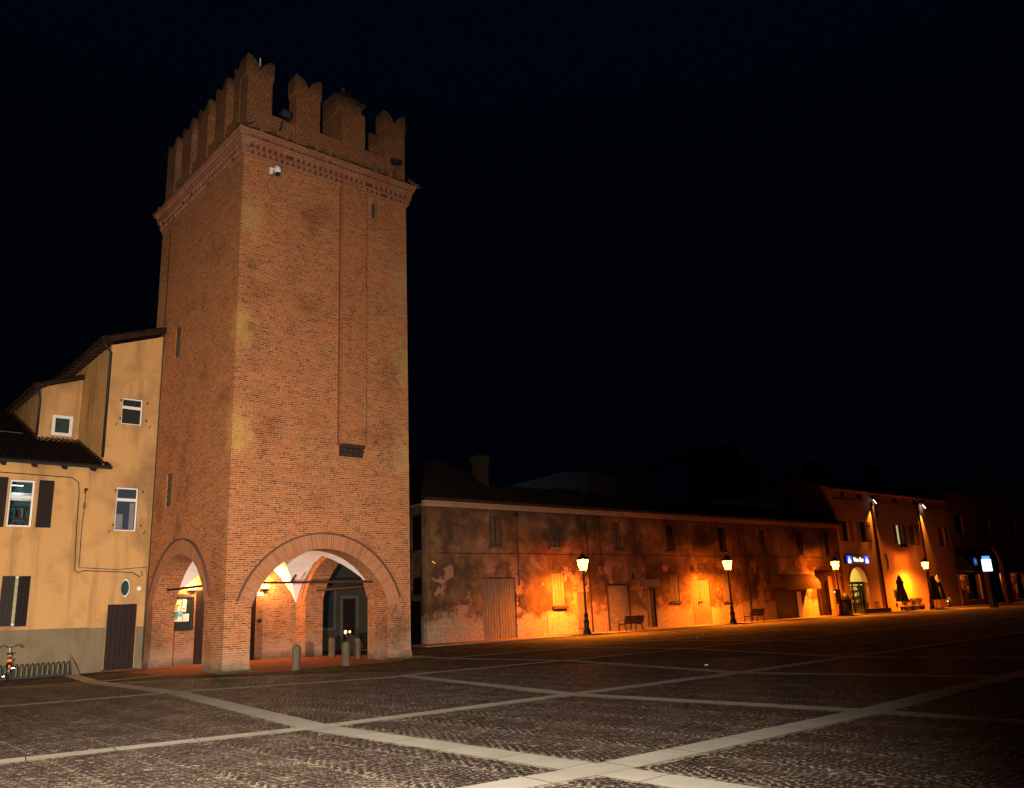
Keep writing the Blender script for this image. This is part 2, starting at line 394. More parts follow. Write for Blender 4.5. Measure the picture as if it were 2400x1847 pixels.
M['dark_metal_shut'] = simple('grey_shopfront_panel', (.10, .085, .075), .6, .1)
M['dark_cloth'] = simple('dark_canvas', (.012, .012, .013), .9)
M['green'] = simple('weed_leaves', (.045, .07, .02), .7, nscale=20, var=.5)
M['dry_green'] = simple('dry_weeds', (.10, .085, .035), .8, nscale=20, var=.5)
M['shrub'] = simple('potted_shrub_leaves', (.06, .05, .018), .7, nscale=20, var=.5)
M['paper'] = simple('white_paper', (.66, .64, .58), .8, var=.05)
M['rubber'] = simple('black_rubber', (.01, .01, .01), .7)
M['chrome'] = simple('chromed_steel', (.6, .6, .6), .18, 1.0, var=.05, bump=.02)

def tiles_mat(name, a, b):
    t = NT(name); o = t.obj(); n1 = t.noise(o, 3.1, 4); n2 = t.noise(o, 14, 3)
    c = t.mix(t.ramp(n1, [(.35, 0), (.65, 1)]), a, b); c = t.mix(t.math('MULTIPLY', t.ramp(n2, [(.5, 0), (.7, 1)]), .5), c, (.012, .010, .008))
    return t.pbr(c, .9, t.bump(n2, .5, .02), spec=.1)
M['tiles'] = tiles_mat('clay_roof_tiles', (.030, .014, .010), (.016, .009, .007))
M['tiles_l'] = tiles_mat('lighter_clay_tiles', (.035, .015, .010), (.018, .010, .008))
M['tile_edge'] = tiles_mat('mossy_tiles', (.11, .05, .035), (.035, .032, .022))

def glass(name, tint=(.02, .03, .035), trans=0.0):
    t = NT(name)
    if trans:
        a = t.n('BsdfTransparent', {'Color': (.85, .9, .9)}); g = t.n('BsdfGlossy', {'Roughness': .03})
        mx = t.n('MixShader', {0: .1, 1: a.outputs[0], 2: g.outputs[0]}); t.t.links.new(mx.outputs[0], t.out.inputs[0]); return t.m
    return t.pbr(tint, .06, spec=.6)
M['pane'] = glass('dark_window_pane', (.015, .022, .026))
M['pane_teal'] = glass('teal_window_pane', (.02, .05, .05))
M['pane_blue'] = glass('bluish_window_pane', (.03, .045, .07))
M['pane_clear'] = glass('clear_window_pane', trans=1)

def cobbles():
    """porphyry setts laid in segmental arcs: bands run along the tower's depth direction"""
    t = NT('porphyry_setts'); o = t.n('TexCoord').outputs['Object']
    rot = t.n('VectorRotate', {'Vector': o, 'Angle': -R(41.5)}, rotation_type='Z_AXIS').outputs[0]
    wob = t.n('TexNoise', {'Vector': rot, 'Scale': .9, 'Detail': 2.0}).outputs['Color']
    wob = t.n('VectorMath', {0: wob, 1: (.5, .5, .5)}, operation='SUBTRACT').outputs[0]
    wob = t.n('VectorMath', {0: wob, 1: (.26, .26, 0)}, operation='MULTIPLY').outputs[0]
    rot = t.n('VectorMath', {0: rot, 1: wob}, operation='ADD').outputs[0]
    sp = t.n('SeparateXYZ', {0: rot}); x, y = sp.outputs[0], sp.outputs[1]
    W = .98
    xb = t.math('SUBTRACT', t.math('MULTIPLY', t.math('FRACT', t.math('DIVIDE', x, W)), W), W/2)
    rr = .66
    arc = t.math('SQRT', t.math('SUBTRACT', rr*rr, t.math('MULTIPLY', xb, xb)))
    v = t.math('ADD', y, arc)                      # rows follow the arc
    ang = t.math('ARCSINE', t.math('DIVIDE', xb, rr))
    u = t.math('MULTIPLY', ang, rr)
    u = t.math('ADD', u, t.math('MULTIPLY', t.math('FLOOR', t.math('DIVIDE', x, W)), 3.37))
    vec = t.n('CombineXYZ', {0: u, 1: v}).outputs[0]
    jit = t.n('TexNoise', {'Vector': rot, 'Scale': 9.0, 'Detail': 2.0}).outputs['Color']
    jit = t.n('VectorMath', {0: jit, 1: (.5, .5, .5)}, operation='SUBTRACT').outputs[0]
    jit = t.n('VectorMath', {0: jit, 1: (.05, .05, 0)}, operation='MULTIPLY').outputs[0]
    vec = t.n('VectorMath', {0: vec, 1: jit}, operation='ADD').outputs[0]
    b = t.n('TexBrick', {'Vector': vec, 'Color1': (0, 0, 0), 'Color2': (1, 1, 1), 'Mortar': (.5, .5, .5), 'Scale': 1.0, 'Mortar Size': .012, 'Mortar Smooth': .15,
                         'Brick Width': .10, 'Row Height': .085})
    st = t.ramp(b.outputs['Color'], [(0, (.020, .015, .014)), (.35, (.042, .028, .025)), (.7, (.036, .029, .026)), (1, (.095, .065, .055))])
    n1 = t.noise(o, 30, 4); big = t.noise(o, .35, 5, .6)
    st = t.mix(t.math('MULTIPLY', n1, .5), st, (.03, .022, .019))
    n2 = t.noise(o, 2.2, 5, .65)
    mo = t.ramp(n2, [(.34, (.03, .024, .018)), (.48, (.14, .11, .075)), (.62, (.40, .335, .24))])
    mo = t.mix(t.ramp(t.noise(o, 1.3, 5, .6), [(.56, 0), (.66, .75)]), mo, (.10, .105, .035))
    c = t.mix(b.outputs['Fac'], st, mo)
    c = t.mix(.9, c, t.ramp(big, [(.3, (.55, .52, .50)), (.6, (1.1, 1.05, 1.0))]), 'MULTIPLY')
    worn = t.ramp(t.noise(o, .8, 6, .7, .5), [(.42, .75), (.56, 0)])
    c = t.mix(worn, c, (.040, .030, .024))
    dirt_or_glints = t.noise(o, 26, 4, .7); c = t.mix(t.ramp(dirt_or_glints, [(.66, 0), (.70, .85)]), c, (.48, .40, .30))  # sparse pale specks painted as glints of light on the paving
    dome = t.math('SUBTRACT', 1.0, b.outputs['Fac'])
    h = t.math('ADD', dome, t.math('MULTIPLY', n1, .5))
    h = t.math('ADD', h, t.math('MULTIPLY', b.outputs['Color'], .35))
    return t.pbr(c, t.ramp(n1, [(.3, .7), (.7, .95)]), t.bump(h, .55, .015), spec=.10)
M['cobbles'] = cobbles()
def slab():
    t = NT('pale_stone_strip'); o = t.obj(); uv = t.uv()
    b = t.n('TexBrick', {'Vector': uv, 'Color1': (.44, .39, .32), 'Color2': (.50, .45, .37), 'Mortar': (.06, .05, .04), 'Scale': 1.0, 'Mortar Size': .010,
                         'Mortar Smooth': .3, 'Brick Width': 1.05, 'Row Height': 4.0}, offset=0.0)
    n1 = t.noise(o, 2.2, 6, .65); n2 = t.noise(o, 50, 3)
    c = t.mix(t.math('MULTIPLY', t.ramp(n1, [(.42, 0), (.72, 1)]), .45), b.outputs['Color'], (.28, .235, .185))
    c = t.mix(t.math('MULTIPLY', t.ramp(n2, [(.62, 0), (.75, 1)]), .4), c, (.14, .12, .09))
    return t.pbr(c, .9, t.bump(n2, .25, .006), spec=.12)
M['slab'] = slab()
M['portico_floor'] = brick_mat('terracotta_floor', [(.34, .09, .036), (.40, .115, .045), (.29, .075, .032)], (.22, .12, .08), bw=.24, rh=.12, ms=.006, dirt_or_glints=.5, bumpk=.2)
M['sidewalk'] = simple('reddish_sidewalk_asphalt', (.22, .12, .08), .8, nscale=3, var=.4, bump=.4)

# ------------------------------------------------------------------ ground, strips, pavements
def structure(o): o['kind'] = 'structure'; return o
g = MB(); g.add([(-500, -400, 0), (700, -400, 0), (700, 800, 0), (-500, 800, 0)], [(0, 1, 2, 3)])
structure(g.build('ground', M['cobbles'], recalc=False))

def strip(pts, w, z):
    mb = MB(); s = 0.0
    for i in range(len(pts)-1):
        a = Vector((*pts[i], 0)); b = Vector((*pts[i+1], 0)); d = (b-a); L = d.length; d.normalize(); n = Vector((-d.y, d.x, 0))
        def nn(k):
            if k <= 0 or k >= len(pts)-1: return None
            p = Vector((*pts[k-1], 0)); q = Vector((*pts[k], 0)); r_ = Vector((*pts[k+1], 0))
            m1 = (q-p).normalized(); m2 = (r_-q).normalized(); t = (m1+m2).normalized(); return Vector((-t.y, t.x, 0))
        na = nn(i) or n; nb = nn(i+1) or n
        P = [a - na*w/2, b - nb*w/2, b + nb*w/2, a + na*w/2]
        mb.add([(p.x, p.y, z) for p in P], [(0, 1, 2, 3)], [[(s, 0), (s+L, 0), (s+L, w), (s, w)]]); s += L
    return mb
A = dict(
 A1=([(-16.6, 31.9), (-13.12, 26.77), (-8.51, 21.43), (-3.16, 13.47), (0.71, 9.1), (2.6, 6.9), (6.0, 3.0)], .47),
 A2=([(-3.35, 23.9), (0.9, 16.75), (4.86, 12.57), (8.4, 8.0)], .38),
 A3=([(-4.4, 34.6), (-2.91, 31.86), (1.31, 27.35), (4.88, 19.98), (8.97, 16.47), (14.0, 11.5)], .40),
 A4=([(.2, 38.5), (3.26, 34.52), (5.86, 31.07), (8.7, 23.49), (13.3, 19.6)], .40),
 A5=([(2.4, 44.0), (5.79, 38.76), (10.01, 34.39), (12.3, 27.3), (17.0, 22.9)], .40),
 A6=([(12.0, 49.0), (14.9, 41.9), (20.2, 36.6)], .40))
Bs = dict(
 B0=([(-22.0, 24.0), (-15.47, 25.92), (-13.12, 26.77), (-11.83, 28.82)], .36),
 B2=([(-15.0, 17.6), (-11.6, 19.51), (-8.51, 21.43), (-3.64, 23.28), (-2.64, 24.37), (1.31, 27.35), (5.88, 31.16), (10.51, 34.82), (13.9, 38.0), (30, 52)], .40),
 B1=([(-11.0, 8.9), (-6.69, 11.37), (-3.16, 13.47), (0.9, 16.75), (4.88, 19.98), (8.68, 23.45), (12.6, 27.0), (24.0, 37.5)], .40),
 B3=([(-4.0, 5.4), (-0.73, 8.15), (0.71, 9.1), (4.86, 12.57), (8.97, 16.47), (13.0, 20.2), (30.0, 36.0)], .48),
 B4=([(-2.6, 32.0), (1.8, 35.6), (5.79, 38.76), (9.5, 41.8), (14.9, 46.4)], .40))
for i, (k, (pts, w)) in enumerate(list(A.items()) + list(Bs.items())):
    structure(strip(pts, w, .014 if k[0] == 'A' else .018).build('path', M['slab'], recalc=False))

# individual porphyry setts of the near paving, laid in the same segmental arcs on a sandy joint bed
def setts():
    rng = np.random.default_rng(11)
    W, rr, rot = .98, .66, R(41.5); ca, sa = math.cos(rot), math.sin(rot)
    amax = math.asin((W/2-.015)/rr); nU = 12; L = 2*amax*rr/nU
    ang = (np.arange(nU)+.5)/nU*2*amax - amax
    i = np.arange(-26, 32); j = np.arange(-40, 420)
    I, J, K = np.meshgrid(i, j, np.arange(nU), indexing='ij')
    A_ = ang[K] + rng.normal(0, .006, K.shape) + (J % 2)*.5*L/rr*.6
    row = .088
    lx = (I+.5)*W + rr*np.sin(A_); ly = J*row - rr*np.cos(A_) + (I % 3)*.031 + .03*np.sin(I*1.7+J*.05)
    x = ca*lx - sa*ly; y = sa*lx + ca*ly
    th = rot - A_
    keep = (y > 4.2) & (y < 25.5) & (np.abs(x-.3) < .66*y+1.6)
    tx = (x-TOWER[0].x)*math.cos(TOWER[1]) + (y-TOWER[0].y)*math.sin(TOWER[1]); ty = -(x-TOWER[0].x)*math.sin(TOWER[1]) + (y-TOWER[0].y)*math.cos(TOWER[1])
    keep &= ~((ty > -1.45) & (tx > -1.4) & (tx < 8.4)) & ~(ty > 6.5)
    for pts, w in list(A.values()) + list(Bs.values()):
        for (ax, ay), (bx, by) in zip(pts[:-1], pts[1:]):
            dx, dy = bx-ax, by-ay; q = np.clip(((x-ax)*dx+(y-ay)*dy)/(dx*dx+dy*dy), 0, 1)
            keep &= np.hypot(x-ax-q*dx, y-ay-q*dy) > w/2+.035
    keep &= rng.random(x.shape) > .012
    x, y, th, A_ = x[keep], y[keep], th[keep], A_[keep]; n = len(x)
    hw = (L*.5-.0035)*rng.uniform(.86, 1.0, n); hd = (row*.5*np.cos(A_)-.005)*rng.uniform(.84, 1.02, n)
    th = th + rng.normal(0, .025, n); ct, st = np.cos(th), np.sin(th)
    V = np.zeros((n, 8, 3)); hz = rng.uniform(.0075, .0125, n)
    for q, (sx, sy) in enumerate(((-1, -1), (1, -1), (1, 1), (-1, 1))):
        jx = rng.uniform(-.006, .006, n); jy = rng.uniform(-.005, .005, n)
        for lev, (ins, z) in enumerate(((0, None), (.0055, hz))):
            px = sx*(hw-ins)+jx; py = sy*(hd-ins)+jy
            V[:, q+4*lev, 0] = x+ct*px-st*py; V[:, q+4*lev, 1] = y+st*px+ct*py
            V[:, q+4*lev, 2] = .001 if z is None else z + rng.uniform(-.0018, .0018, n)
    F = np.array([(4, 5, 6, 7), (0, 1, 5, 4), (1, 2, 6, 5), (2, 3, 7, 6), (3, 0, 4, 7)])
    F = (F[None] + (np.arange(n)*8)[:, None, None]).reshape(-1)
    me = bpy.data.meshes.new('setts'); me.vertices.add(n*8); me.vertices.foreach_set('co', V.reshape(-1))
    me.loops.add(len(F)); me.loops.foreach_set('vertex_index', F.astype(np.int32))
    me.polygons.add(n*5); me.polygons.foreach_set('loop_start', np.arange(0, n*20, 4, dtype=np.int32)); me.polygons.foreach_set('loop_total', np.full(n*5, 4, dtype=np.int32))
    me.update(calc_edges=True); me.validate()
    t = NT('single_porphyry_sett'); rnd = t.n('NewGeometry').outputs['Random Per Island']; o = t.obj()
    c = t.ramp(rnd, [(0, (.014, .009, .008)), (.3, (.034, .020, .017)), (.6, (.026, .019, .016)), (.85, (.052, .032, .026)), (1, (.095, .068, .055))])
    nz = t.noise(o, 45, 4, .7); dust = t.noise(o, 1.1, 5, .65)
    c = t.mix(t.math('MULTIPLY', nz, .5), c, (.03, .023, .02))
    c = t.mix(t.math('MULTIPLY', t.ramp(dust, [(.48, 0), (.70, 1)]), .35), c, (.12, .097, .07))
    me.materials.append(t.pbr(c, t.ramp(nz, [(.3, .4), (.7, .75)]), t.bump(nz, .5, .006), spec=.3))
    ob = bpy.data.objects.new('paving_setts', me); COL.objects.link(ob); ob['kind'] = 'stuff'; ob['label'] = 'dark porphyry setts laid in arcs across the near square'; ob['category'] = 'paving'
setts()
def joint_mat():
    t = NT('sandy_joints'); o = t.obj(); a = t.noise(o, 1.2, 5, .65); b = t.noise(o, 22, 4, .7)
    c = t.ramp(b, [(.35, (.12, .095, .065)), (.5, (.30, .245, .17)), (.66, (.58, .50, .38))])
    c = t.mix(t.ramp(a, [(.52, 0), (.68, .7)]), c, (.085, .09, .03)); c = t.mix(t.ramp(t.noise(o, 2.6, 5, .65), [(.36, .85), (.50, 0)]), c, (.045, .036, .028))
    return t.pbr(c, .95, t.bump(b, .5, .008), spec=.1)
jb_ = MB(); jb_.add([(-12.5, 4.2, .004), (4.0, 4.2, .004), (19, 4.2, .004), (19, 25.5, .004), (-3.2, 25.5, .004), (-8.6, 26.6, .004), (-10.6, 26.6, .004), (-19, 25.5, .004)], [tuple(range(8))])
structure(jb_.build('joint_bed', joint_mat(), recalc=False))

def local_sheet(frame, poly, z, mat, name, thick=0.0):
    mb = MB(); T = Matrix.Translation(frame[0]) @ Matrix.Rotation(frame[1], 4, 'Z')
    mb.T = T
    if thick: mb.prism(poly, lambda u, v: (u, v, z-thick), lambda u, v: (u, v, z))
    else: mb.add([(x, y, z) for x, y in poly], [tuple(range(len(poly)))])
    return structure(mb.build(name, mat, recalc=bool(thick)))
local_sheet(STREET, [(-1.5, -2.6), (140, -2.6), (140, 16), (-1.5, 16)], .035, M['sidewalk'], 'pavement', .03)
local_sheet(STREET, [(-1.5, -2.85), (140, -2.85), (140, -2.6), (-1.5, -2.6)], .05, M['kerb'], 'pavement_kerb', .05)
local_sheet(STREET, [(-1.5, -3.3), (140, -3.3), (140, -2.85), (-1.5, -2.85)], .012, simple('kerb_shadow_dark', (.02, .014, .012), .9), 'kerb_shadow_strip')  # dark strip laid as the kerb's shadow; the gutter is added
local_sheet(TOWER, [(.1, -1.35), (6.0, -1.35), (7.3, .2), (8.2, .6), (8.2, 8.6), (-1.3, 8.0), (-1.3, 1.5)], .012, M['portico_floor'], 'pavement_terracotta')

# ================================================================== THE TOWER
tw = thing('brick_tower', 'tall medieval brick gate tower with swallowtail merlons and open arches at its foot', 'tower', TOWER)
TX, TY, TH = 7.35, 8.6, 18.8
WT = .85
aR = arch(.92, 6.32, 0, 2.1, 1.94); aL = arch(1.72, 6.82, 0, 2.35, 1.80)
wins = [rect(5.55, 6.15, 12.2, 13.5, .07), rect(5.55, 6.15, 6.1, 7.4, .07)]
sh = MB()
wall_sheet(sh, 0, TX, 0, TH, along_x(0), WT, [aR, rect(5.62, 5.88, 17.75, 18.5, .2)], ends=False)
wall_sheet(sh, 0, TY, 0, TH, along_y(0), WT, [aL] + wins, ends=False)
wall_sheet(sh, 0, TY, 0, TH, along_y(TX, -1), WT, [aL], ends=False)
wall_sheet(sh, 0, TX, 0, TH, along_x(TY, -1), WT, [], ends=False)
sh.build('wall', M['tower'], tw, recalc=False)
# slightly spreading feet of the piers
for (x0, x1, y0, y1) in ((-.05, .94, -.05, .9), (6.3, TX+.04, -.05, .9), (-.05, .9, 6.84, TY+.05)):
    ft = MB(); ft.prism([(x0, y0), (x1, y0), (x1, y1), (x0, y1)], lambda u, v: (u, v, 0), lambda u, v, c=((x0+x1)/2, (y0+y1)/2): (c[0]+(u-c[0])*.93, c[1]+(v-c[1])*.93, .35))
    ft.build('pier_foot', M['brick_in'], tw)

def ring(x0, x1, spring, rise, mp, width, proud, mat, name, n=60, off=0.0):
    h = (x1-x0)/2; c = (x0+x1)/2; rad = (h*h+rise*rise)/(2*rise); cz = spring+rise-rad
    a = math.asin(min(1, h/rad))
    mb = MB(); r0, r1 = rad+off, rad+off+width
    for k in range(n):
        t0 = -a + 2*a*k/n; t1 = -a + 2*a*(k+1)/n
        P = lambda r, t, b: mp(c + r*math.sin(t), b, cz + r*math.cos(t))
        s0, s1 = t0*(r0+r1)/2, t1*(r0+r1)/2
        mb.add([P(r0, t0, -proud), P(r0, t1, -proud), P(r1, t1, -proud), P(r1, t0, -proud)], [(0, 1, 2, 3)], [[(0.02, s0), (0.02, s1), (width-.02, s1), (width-.02, s0)]])
        mb.add([P(r1, t0, -proud), P(r1, t1, -proud), P(r1, t1, .05), P(r1, t0, .05)], [(0, 1, 2, 3)])
        mb.add([P(r0, t0, -proud), P(r0, t1, -proud), P(r0, t1, .05), P(r0, t0, .05)], [(0, 1, 2, 3)])
    for t in (-a, a):
        mb.add([P(r0, t, -proud), P(r1, t, -proud), P(r1, t, .05), P(r0, t, .05)], [(0, 1, 2, 3)])
    return mb.build(name, mat, tw, recalc=False)
ring(.92, 6.32, 2.1, 1.94, along_x(0), .52, .025, M['voussoir'], 'arch_ring')
ring(.92, 6.32, 2.1, 1.94, along_x(0), .06, .085, M['hood'], 'arch_hood', off=.52)
ring(1.72, 6.82, 2.35, 1.80, along_y(0), .5, .025, M['voussoir'], 'arch_ring')
ring(1.72, 6.82, 2.35, 1.80, along_y(0), .06, .085, M['hood'], 'arch_hood', off=.5)
ring(1.72, 6.82, 2.35, 1.80, along_y(TX-WT, -1), .35, .02, M['voussoir'], 'arch_ring')
# infill of the two small blocked windows and of the slit
for (y0, y1, z0, z1) in ((5.55, 6.15, 12.2, 13.5), (5.55, 6.15, 6.1, 7.4)):
    w = MB(); w.box(.05, .2, y0, y1, z0, z1); w.build('blocked_window', M['stone'], tw)
w = MB(); w.box(5.62, 5.88, .2, .26, 17.75, 18.5); w.build('slit_window', M['pane_blue'], tw)
# chimney breast (pilaster) on the right face, hanging on a stepped corbel
p = MB(); p.box(4.16, 5.22, -.26, .02, 7.95, TH); p.build('pilaster', M['pil'], tw)
p = MB(); p.box(4.10, 4.158, -.012, .02, 7.9, TH-.1); p.build('pilaster_edge_shade', M['hood'], tw)  # dark strip for the soiled edge joint and the flank's shade
p = MB()
for k in range(3):
    for j in range(4):
        p.box(4.2+j*.245, 4.2+j*.245+.2, -.30+.07*k, .02, 7.95-.15*(k+1), 7.95-.15*(k+1)+.115)
p.box(4.18, 5.2, -.05, .02, 7.5, 7.95)
p.build('pilaster_corbel', simple('sooty_corbel', (.035, .02, .015), .9, var=.5), tw)
# cornice
def band(mb, o0, z0, z1, rnd=0.0):
    for (x0, x1, y0, y1) in ((-o0, TX+o0, -o0, .2), (-o0, TX+o0, TY-.2, TY+o0), (-o0, .2, .2, TY-.2), (TX-.2, TX+o0, .2, TY-.2)):
        mb.box(x0, x1, y0, y1, z0, z1)
def dentils(mb, o0, z0, z1, w, gap):
    def row(L, put):
        n = int((L+2*o0)/(w+gap)); 
        for k in range(n+1):
            if random.random() < .04: continue
            a = -o0 + k*(w+gap) + random.uniform(-.008, .008)
            if a + w > L+o0: break
            put(a, a+w, z0 + random.uniform(0, .01), z1)
    row(TX, lambda a, b, c, d: mb.box(a, b, -o0, .1, c, d)); row(TY, lambda a, b, c, d: mb.box(-o0, .1, a, b, c, d))
    row(TY, lambda a, b, c, d: mb.box(TX-.1, TX+o0, a, b, c, d))
c = MB(); K = .76
band(c, .05, 18.72, 18.84); dentils(c, .11, 18.845, 18.98, .12, .12); band(c, .12, 18.985, 19.05); dentils(c, .18, 19.055, 19.20, .12, .12)
band(c, .19, 19.205, 19.33); band(c, .23, 19.335, 19.42); dentils(c, .28, 19.425, 19.50, .06, .07); band(c, .29, 19.505, 19.58); band(c, .34, 19.585, 19.70)
c.build('cornice', M['cornice'], tw)
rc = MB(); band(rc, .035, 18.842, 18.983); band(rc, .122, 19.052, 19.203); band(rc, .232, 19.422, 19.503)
rc.build('cornice_recess', simple('recess_shade_red', (.10, .028, .018), .9, nscale=5, var=.5), tw)  # dark red backing; shade between the dentils put into its colour
# broken tile edge on the cornice
te = MB()
def tile(x, y, z, rot, ln=.34, tilt=.25):
    te.T = Matrix.Translation((x, y, z)) @ Matrix.Rotation(rot, 4, 'Z') @ Matrix.Rotation(tilt, 4, 'X')
    n = 5; V = []
    for yy, r in ((-ln/2, .085), (ln/2, .065)):
        for k in range(n+1):
            a = math.pi*k/n; V.append((r*math.cos(a), yy, r*math.sin(a)*.8))
    te.add(V, [(k, k+1, n+2+k, n+1+k) for k in range(n)]); te.T = None
k = -.45
while k < TX+.5:
    for r_ in (0, 1):
        if random.random() < .85: tile(k + random.uniform(-.03, .03), -.22+.22*r_+random.uniform(-.06, .04), 19.70+.06*r_+random.uniform(0, .05), random.uniform(-.25, .25), tilt=.3+random.uniform(-.15, .2))
    k += random.uniform(.14, .2)
k = -.45
while k < TY+.5:
    for r_ in (0, 1):
        if random.random() < .85: tile(-.22+.22*r_+random.uniform(-.04, .04), k + random.uniform(-.03, .03), 19.70+.06*r_+random.uniform(0, .05), math.pi/2+random.uniform(-.25, .25), tilt=-.3+random.uniform(-.2, .15))
        if random.random() < .8: tile(TX+.22-.22*r_, k, 19.70+.06*r_+random.uniform(0, .05), math.pi/2+random.uniform(-.25, .25), tilt=.3)
    k += random.uniform(.14, .2)
te.build('tile_edge', M['tile_edge'], tw, recalc=False)
# parapet behind the merlons
pp = MB()
for (x0, x1, y0, y1) in ((.0, TX, .0, .5), (.0, TX, TY-.5, TY), (.0, .5, .5, TY-.5), (TX-.5, TX, .5, TY-.5)): pp.box(x0+.06, x1-.06, y0+.06, y1-.06, 19.7, 20.85)
pp.build('parapet', M['brick_dark'], tw)
MZ0, MZN, MZP = 20.85, 22.56, 23.15
def merlon(a0, a1, mp, th=.62, name='merlon'):
    mb = MB(); mb2 = None
    c = (a0+a1)/2; h = (a1-a0)/2; N = 9
    poly = [(a0+.04, MZ0-1.14), (a1-.04, MZ0-1.14), (a1-.04, MZN-.35), (a1+.02, MZN-.22), (a1+.03, MZP-.12)]
    j = random.uniform(-.05, .05)
    for k in range(N+1):                      # right lobe: from outer tip down to the notch
        t = k/N; poly.append((a1+.0 - t*(h), MZN + (MZP-MZN)*(math.cos(t*math.pi/2)**.62) + j*(1-t)))
    for k in range(1, N+1):
        t = 1-k/N; poly.append((a0+.0 + t*(h), MZN + (MZP-MZN)*(math.cos(t*math.pi/2)**.62) - j*(1-t)))
    poly += [(a0-.03, MZP-.12), (a0-.02, MZN-.22), (a0+.04, MZN-.35)]
    mb.prism(poly, lambda u, v: mp(u, .0, v), lambda u, v: mp(u, th, v))
    return mb.build(name, M['brick_dark'], tw)
mR = along_x(0, 1)
for a0, a1 in ((.0, 1.1), (2.05, 3.2), (6.25, 7.35)): merlon(a0, a1, lambda u, b, v: (u, b, v))
for a0, a1 in ((1.95-1.3+.62, 1.9), (1.95, 3.05), (3.8, 4.95), (5.6, 6.75), (7.5, 8.6)):
    if a0 < 1.9 and a1 == 1.9: continue
    merlon(a0, a1, lambda u, b, v: (b, u, v))
merlon(.63, 1.25, lambda u, b, v: (b, u, v), .6)
for a0, a1 in ((.66, 1.25), (1.95, 3.05), (3.8, 4.95), (5.6, 6.75), (7.5, 8.6)): merlon(a0, a1, lambda u, b, v: (TX-b, u, v))
for a0, a1 in ((2.05, 3.2), (4.15, 5.25)): merlon(a0, a1, lambda u, b, v: (u, TY-b, v))
# capped turret between the second and fourth merlon
t_ = MB()
t_.box(4.18, 5.28, -.02, .75, 19.72, 22.4); t_.box(4.24, 5.22, .75, 2.0, 19.72, 22.75)
t_.box(4.10, 5.36, .40, 2.02, 22.40, 23.1)
for q in range(7):
    t_.box(4.0+q*.2, 4.0+q*.2+.12, .37, .45, 22.62, 22.75)
t_.build('turret', M['brick_dark'], tw)
t_ = MB(); t_.add([(3.93, .3, 23.1), (5.53, .3, 23.1), (5.53, 2.3, 23.1), (3.93, 2.3, 23.1), (4.73, .75, 23.8), (4.73, 1.7, 23.8), (3.93, .3, 23.18), (5.53, .3, 23.18), (5.53, 2.3, 23.18), (3.93, 2.3, 23.18)],
   [(0, 1, 2, 3), (0, 1, 7, 6), (1, 2, 8, 7), (2, 3, 9, 8), (3, 0, 6, 9), (6, 7, 4), (7, 8, 5, 4), (8, 9, 5), (9, 6, 4, 5)])
t_.lathe([(.11, 0), (.13, .12), (.06, .2), (.09, .3), (.02, .38)], (4.73, .9, 23.72), 8)
cap_o = t_.build('turret_roof', M['tile_edge'], tw)
# vault, tie rods
v = MB(); x0, x1, y0, y1 = WT, TX-WT, WT, TY-WT; NV = 26
def vz(x, y):
    hx = math.sqrt(max(0, 1-((x-(x0+x1)/2)/((x1-x0)/2))**2)); hy = math.sqrt(max(0, 1-((y-(y0+y1)/2)/((y1-y0)/2))**2))
    return 2.2 + 2.2*max(hx, hy)**1.55
cs = [.5-.5*math.cos(math.pi*k/NV) for k in range(NV+1)]
V = [(x0+(x1-x0)*a, y0+(y1-y0)*b, vz(x0+(x1-x0)*a, y0+(y1-y0)*b)) for a in cs for b in cs]
F = []
for i in range(NV):
    for j in range(NV):
        a, b, c_, d = i*(NV+1)+j, (i+1)*(NV+1)+j, (i+1)*(NV+1)+j+1, i*(NV+1)+j+1
        if (i < NV/2) == (j < NV/2): F += [(a, b, c_), (a, c_, d)]
        else: F += [(a, b, d), (b, c_, d)]
v.add(V, F); v.build('vault', M['vault'], tw, recalc=False)
for a, b in (((.5, .42, 2.88), (6.7, .42, 2.88)), ((.42, 1.2, 2.92), (.42, 7.3, 2.92)), ((TX-.42, 1.2, 2.8), (TX-.42, 7.3, 2.8))):
    rd = MB(); rd.bar(a, b, .07, .08)
    if a[1] == b[1]: rd.bar((2.55, .42, 2.9), (2.75, .42, 3.15), .06)
    rd.build('tie_rod', M['rusty'], tw)
# blind back wall lining of the portico, with its wide dark door and a blind arch
iw = MB(); yb = TY-WT-.06
wall_sheet(iw, WT, TX-WT, 0, 4.4, along_x(yb), .05, [rect(2.0, 4.62, 0, 2.95, .05), arch(5.15, 6.22, 0, 2.5, .9, .05, 14)], back=False, ends=False)
iw.build('portico_back_wall', M['brick_in'], tw, recalc=False)
iw = MB(); wall_sheet(iw, WT, TY-WT, 0, 4.4, along_y(WT+.0, 1), .01, [aL], back=False, ends=False)
dr = MB()
for k in range(10):
    xx = 2.02+k*.26; dr.box(xx, xx+.248, yb+.03, yb+.055, .02, 2.93)
dro = dr.build('door', M['door_dark'], tw)
dh = MB(); dh.tube([(3.2, yb+.02, 1.0), (3.2, yb-.02, 1.03), (3.2, yb-.02, 1.15), (3.2, yb+.02, 1.18)], .012); dh.build('handle', M['rusty'], dro)
